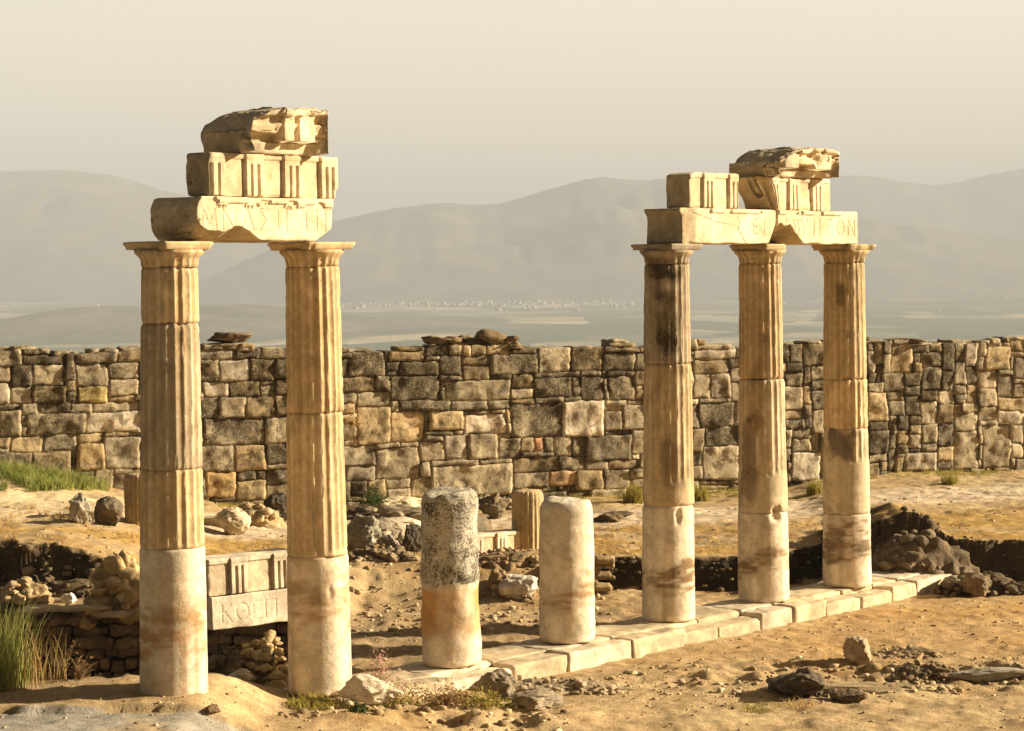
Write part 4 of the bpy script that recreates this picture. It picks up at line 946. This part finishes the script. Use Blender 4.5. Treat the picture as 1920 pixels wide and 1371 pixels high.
# fluted fragments and frieze piece standing on the terrace
def frag(label, px, py, wpx, H, seed, tone, name='fluted_drum', half=False):
    p = hit(px, py); r_ = wpx / 2 * p[1] / F
    cf = lambda zz, th, D3, t: np.hstack([np.clip(mixc(np.tile(np.array(tone), (len(zz), 1)), BR, (np.abs(t - .5) < .2) * .3), .01, .9), np.full((len(zz), 1), .25)])
    V, Fq, cc = drum_data(-.1, H, lambda z: r_ + 0 * z, lambda zz, th: 1 + 0 * zz, seed, cf, rough=.006, top_rough=.02)
    o = mesh(name, V, Fq, M_STONE, None, cc, (p[0], p[1] + r_, p[2])); return tag(o, label, 'column fragment', 'broken fluted drums on the ground')
frag('dark fluted drum fragment standing half hidden behind the buried column', 258, 985, 60, .88, 91, TAN * .8)
frag('fluted square post fragment standing behind the right stump', 990, 1030, 62, 1.0, 92, TAN * 1.0)
pf = hit(985, 1032)
ff2 = frieze('low cream frieze fragment leaning by the fluted post behind the stumps', 0, 0, 0, (.12, .62), 0, 93, D=.4, H=.42, u_base=(0, 1.05), loc=(0, 0, 0), rot=0, half=.1, base=PALE)
pq = hit(888, 1030); pq = np.array([pq[0], 38.25, float(hgt(np.array([pq[0] + .4]), np.array([38.3]))[0]) - .03]); place_tilt(ff2, (pq[0], pq[1], pq[2] - .02), .62, 0.)

# pebbles and small rubble lying everywhere
parts = []
iv, ifc = ico(1)
def scatter_pebbles(n, fx, fy, smin, smax, seed):
    rg = np.random.default_rng(seed); X = fx(rg, n); Y = fy(rg, n, X); Z = hgt(X, Y); u_, s_ = row_coords(X, Y)
    for i in range(n):
        if -.85 < s_[i] < .5 and u_[i] > 1.8: continue
        if Y[i] > wall_y(X[i]) - .1: continue
        sz = smin * (smax / smin) ** (rg.random() ** 1.8); v = np.clip(iv * (1 + rg.normal(0, .22, (len(iv), 1))), -rg.uniform(.55, 1, 3), rg.uniform(.55, 1, 3)) * sz * [1, rg.uniform(.6, 1), rg.uniform(.35, .75)]
        a_ = rg.uniform(0, 6.28); c_, s2 = math.cos(a_), math.sin(a_); v[:, :2] = v[:, :2] @ np.array([[c_, s2], [-s2, c_]])
        b_ = np.array([(.5, .37, .2), (.62, .5, .33), (.3, .21, .12), (.42, .3, .16)][rg.integers(4)]) * rg.uniform(.8, 1.15)
        parts.append((v + [X[i], Y[i], Z[i] + sz * .12], ifc, np.tile(np.append(b_, .3), (len(iv), 1))))
scatter_pebbles(3600, lambda r, n: r.uniform(-7, 8.5, n), lambda r, n, X: r.uniform(22.3, 34, n), .008, .038, 5)
scatter_pebbles(1500, lambda r, n: r.uniform(-9.5, 11, n), lambda r, n, X: r.uniform(30, 47, n), .012, .06, 6)
scatter_pebbles(500, lambda r, n: r.uniform(1.0, 7.5, n), lambda r, n, X: 27.4 + r.normal(0, .55, n) + .05 * X, .015, .08, 7)
scatter_pebbles(500, lambda r, n: r.uniform(-3, 1.5, n), lambda r, n, X: r.uniform(33, 38, n), .02, .09, 8)
scatter_pebbles(160, lambda r, n: r.uniform(-2.6, .6, n), lambda r, n, X: r.uniform(24.2, 25.6, n), .02, .10, 9)
rg5 = np.random.default_rng(77); cand = np.where((_st > .4) & (GP[:, 1] > 33) & (GP[:, 1] < 42) & (GP[:, 0] > -10) & (GP[:, 0] < 11))[0]
for i in rg5.choice(cand, 1100, replace=False):
    sz = .02 * ((.14 if GP[i, 0] < 1.3 else .07) / .02) ** (rg5.random() ** 1.6); v = np.clip(iv * (1 + rg5.normal(0, .2, (len(iv), 1))), -rg5.uniform(.6, 1, 3), rg5.uniform(.6, 1, 3)) * sz * [1.2, .8, .75]
    dk_ = .38 + .62 * (rg5.random() < .25); b_ = np.array((.42, .31, .18)) * rg5.uniform(.7, 1.2) * dk_
    parts.append((v + GP[i] + rg5.normal(0, .03, 3), ifc, np.tile(np.append(b_, .4), (len(iv), 1))))
V, Fq, cc = merge(parts); tag(mesh('gravel', V, Fq, M_ROCK, None, cc, smooth=False), 'loose pebbles and rubble chips strewn over the earth', kind='stuff')

# ------------------------------------------------------------------ plants
def blades(n, cx_, cy_, cz_, rad, h, wid, bend, rg, up=1.):
    a = rg.uniform(0, 6.28, n); r_ = rad * np.sqrt(rg.random(n)); bx = cx_ + np.cos(a) * r_; by = cy_ + np.sin(a) * r_
    hh = h * rg.uniform(.45, 1.05, n); da = rg.uniform(0, 6.28, n); bd = bend * rg.uniform(.2, 1, n) * hh; wa = rg.uniform(0, 3.14, n)
    V = []
    for t, wf in ((0, 1.), (.4, .85), (.75, .55), (1., .08)):
        ox = bx + np.cos(da) * bd * t * t; oy = by + np.sin(da) * bd * t * t; oz = cz_ + hh * t * (1 - .15 * t * bend)
        for sgn in (-1, 1): V.append(np.stack([ox + sgn * np.cos(wa) * wid * wf / 2, oy + sgn * np.sin(wa) * wid * wf / 2, oz], -1))
    V = np.stack(V, 1).reshape(-1, 3); b = np.arange(n)[:, None] * 8
    Fq = np.vstack([np.hstack([b + 0, b + 1, b + 3, b + 2]), np.hstack([b + 2, b + 3, b + 5, b + 4]), np.hstack([b + 4, b + 5, b + 7, b + 6])])
    return V, Fq
def leaves(n, c, r3, size, rg, shell=.5):
    d = rg.normal(size=(n, 3)); d /= np.linalg.norm(d, axis=1, keepdims=True); d[:, 2] = np.abs(d[:, 2]) * 1.0
    rr = rg.uniform(shell, 1, (n, 1)) * (1 + .35 * fbm(d * 2 + c[0], 1, 3, 5)[:, None]); P = np.array(c) + d * rr * r3
    a = rg.normal(size=(n, 3)); a /= np.linalg.norm(a, axis=1, keepdims=True); b = np.cross(a, rg.normal(size=(n, 3))); b /= np.linalg.norm(b, axis=1, keepdims=True)
    s = size * rg.uniform(.6, 1.3, (n, 1)); V = np.stack([P - a * s, P + b * s * .4, P + a * s, P - b * s * .4], 1).reshape(-1, 3)
    i = np.arange(n)[:, None] * 4; return V, np.hstack([i, i + 1, i + 2, i + 3])
def twigs(n, c, h, spread, wid, rg):
    return blades(n, c[0], c[1], c[2], .03, h, wid, spread, rg)
rg = np.random.default_rng(99)
def tuft(label, px, py, h, rad, n, mat, name='grass_tuft', wid=.012, bend=.6, cat='grass tuft', group=None):
    p = hit(px, py); V, Fq = blades(n, 0, 0, -.03, rad, h, wid, bend, rg); o = mesh(name, V, Fq, mat, None, None, tuple(p)); return tag(o, label, cat, group)
tuft('tall green reed grass clump at the lower left corner', 14, 1290, 1.08, .22, 260, M_GREEN, 'grass_clump', .010, .45)
tuft('long bleached straw stalks mixed into the green reed clump', 30, 1288, .95, .26, 80, M_STRAW, 'dry_stalks', .007, .55)
tuft('thin dry stalks beside the tall green grass clump', 92, 1275, .62, .22, 60, M_STRAW, 'dry_stalks', .006, .35)
tuft('yellow green weed against the wall left of the stained column', 1187, 942, .52, .20, 260, M_YELLOW, 'weed', .016, .6, 'weed', 'yellow weeds along the wall foot')
tuft('yellow green weed against the wall right of the stained column', 1312, 940, .46, .20, 240, M_YELLOW, 'weed', .016, .6, 'weed', 'yellow weeds along the wall foot')
tuft('round yellow green weed at the wall left of the last column', 1527, 926, .38, .16, 240, M_YELLOW, 'weed', .016, .7, 'weed', 'yellow weeds along the wall foot')
tuft('faint yellow green weed at the wall far right', 1782, 908, .32, .20, 200, M_YELLOW, 'weed', .014, .7, 'weed', 'yellow weeds along the wall foot')
tuft('low olive tuft at the foot of the second column', 590, 1322, .16, .34, 420, M_YELLOW, 'weed', .014, .9, 'weed')
tuft('low green tuft under the black jagged boulder', 1420, 1326, .10, .30, 240, M_YELLOW, 'weed', .012, .9, 'weed')
tuft('spiky straw tuft beside the black jagged boulder', 1500, 1322, .13, .2, 80, M_STRAW, 'weed', .01, .9, 'weed')
def bush(label, px, py, r3, n, size, mats, name='bush', cat='bush', stems=14, parentless=True, off=(0, 0, 0)):
    p = hit(px, py) + off
    if p[1] > wall_y(p[0]) - .4: p = at_Y(px, py, wall_y(p[0]) - .75); p[2] = float(hgt(np.array([p[0]]), np.array([p[1]]))[0])
    root = empty(name, tuple(p)); tag(root, label, cat)
    V, Fq = leaves(n, (0, 0, 0), np.array(r3), size, rg, .25); mesh('foliage', V, Fq, mats[0], root)
    V, Fq = twigs(stems, (0, 0, -.03), r3[2] * .95, 1.2, .012, rg); mesh('stems', V, Fq, M_TWIG, root)
    return root
bush('round dark green bush at the wall foot right of the second column', 701, 944, (.34, .28, .44), 1500, .035, (M_DARKGREEN,))
b_ = bush('sprawling olive bush with pink flowers right of the second column foot', 735, 1322, (.42, .3, .30), 900, .022, (M_YELLOW,), stems=40)
V, Fq = leaves(260, (0, 0, .05), np.array((.38, .28, .32)), .022, rg, .7); tag(mesh('flowers', V, Fq, M_PINK, b_), kind='stuff')
b_ = bush('tall thin pink flowering shrub between the second column and left stump', 712, 1290, (.16, .15, .52), 160, .018, (M_TWIG,), 'flowering_shrub', 'shrub', stems=30)
V, Fq = leaves(200, (0, 0, .08), np.array((.17, .15, .44)), .022, rg, .4); tag(mesh('flowers', V, Fq, M_PINK, b_), kind='stuff')
b_ = bush('low tangled bush of dry twigs in the centre foreground', 835, 1322, (.38, .3, .24), 800, .022, (M_TWIG,), stems=60)
bush('dark low green plant beside the marble chunk', 672, 1334, (.16, .14, .10), 300, .025, (M_DARKGREEN,))
bush('grey olive bush in front of the centre foreground rock', 905, 1326, (.30, .25, .22), 600, .022, (M_YELLOW,), stems=40)
bush('dry brown flower stalks in front of the pit wall at left', 150, 1272, (.20, .15, .36), 170, .018, (M_TWIG,), 'dry_shrub', 'shrub', stems=26)
# small tree like weed growing out of the wall face
uvp = wall_uv(665, 835); pw_ = (WL0 + wdir[0] * uvp[0], wall_y(WL0 + wdir[0] * uvp[0]) - .12, uvp[1])
root = empty('wall_plant', pw_); tag(root, 'thin leafy plant growing up the wall face right of the second column', 'plant')
V, Fq = leaves(260, (-.05, 0, .42), np.array((.22, .1, .30)), .03, rg, .1); mesh('foliage', V, Fq, M_STRAW, root)
V, Fq = twigs(9, (0, 0, 0), .65, .5, .02, rg); mesh('stems', V, Fq, M_TWIG, root)
# grass cover
def grass_field(name, label, n, fx, fy, h, mat, wid=.010, ok=None, bend=.8):
    r2 = np.random.default_rng(hash(label) % 1000 if False else len(label)); X = fx(r2, n); Y = fy(r2, n, X); keep = np.ones(n, bool) if ok is None else ok(X, Y); X, Y = X[keep], Y[keep]; Z = hgt(X, Y); out = []
    for i in range(len(X)): out.append(blades(7, X[i], Y[i], Z[i] - .01, .05, h * r2.uniform(.5, 1.2), wid, bend, r2))
    V, Fq, _ = merge(out); return tag(mesh(name, V, Fq, mat), label, kind='stuff')
nz = lambda X, Y, sc, sd_: fbm(np.stack([X, Y, 0 * X], -1), sc, 3, sd_)
grass_field('grass', 'green grass on the mound before the wall at left', 1500, lambda r, n: r.uniform(-10.9, -7.9, n), lambda r, n, X: wall_y(X) - .2 - r.random(n) * 1.5, .30, M_GREEN, .014, lambda X, Y: (nz(X, Y, 1.5, 3) > -.45) & (wall_y(X) - Y < .5 + 1.5 * np.clip((-7.8 - X) / 1.4, 0, 1)))
grass_field('dry_grass', 'short golden dry grass patches on the upper terrace', 2600, lambda r, n: r.uniform(-9.5, 11, n), lambda r, n, X: edge_y(X) + .1 + r.random(n) * 5, .10, M_STRAW, .012, lambda X, Y: nz(X, Y, .9, 4) > .05)
grass_field('wall_foot_grass', 'yellowish weeds sprouting along the wall foot', 900, lambda r, n: r.uniform(-6, 11, n), lambda r, n, X: wall_y(X) - .12 - r.random(n) ** 2 * .8, .14, M_YELLOW, .012, lambda X, Y: nz(X, Y, 1.1, 6) > 0.)
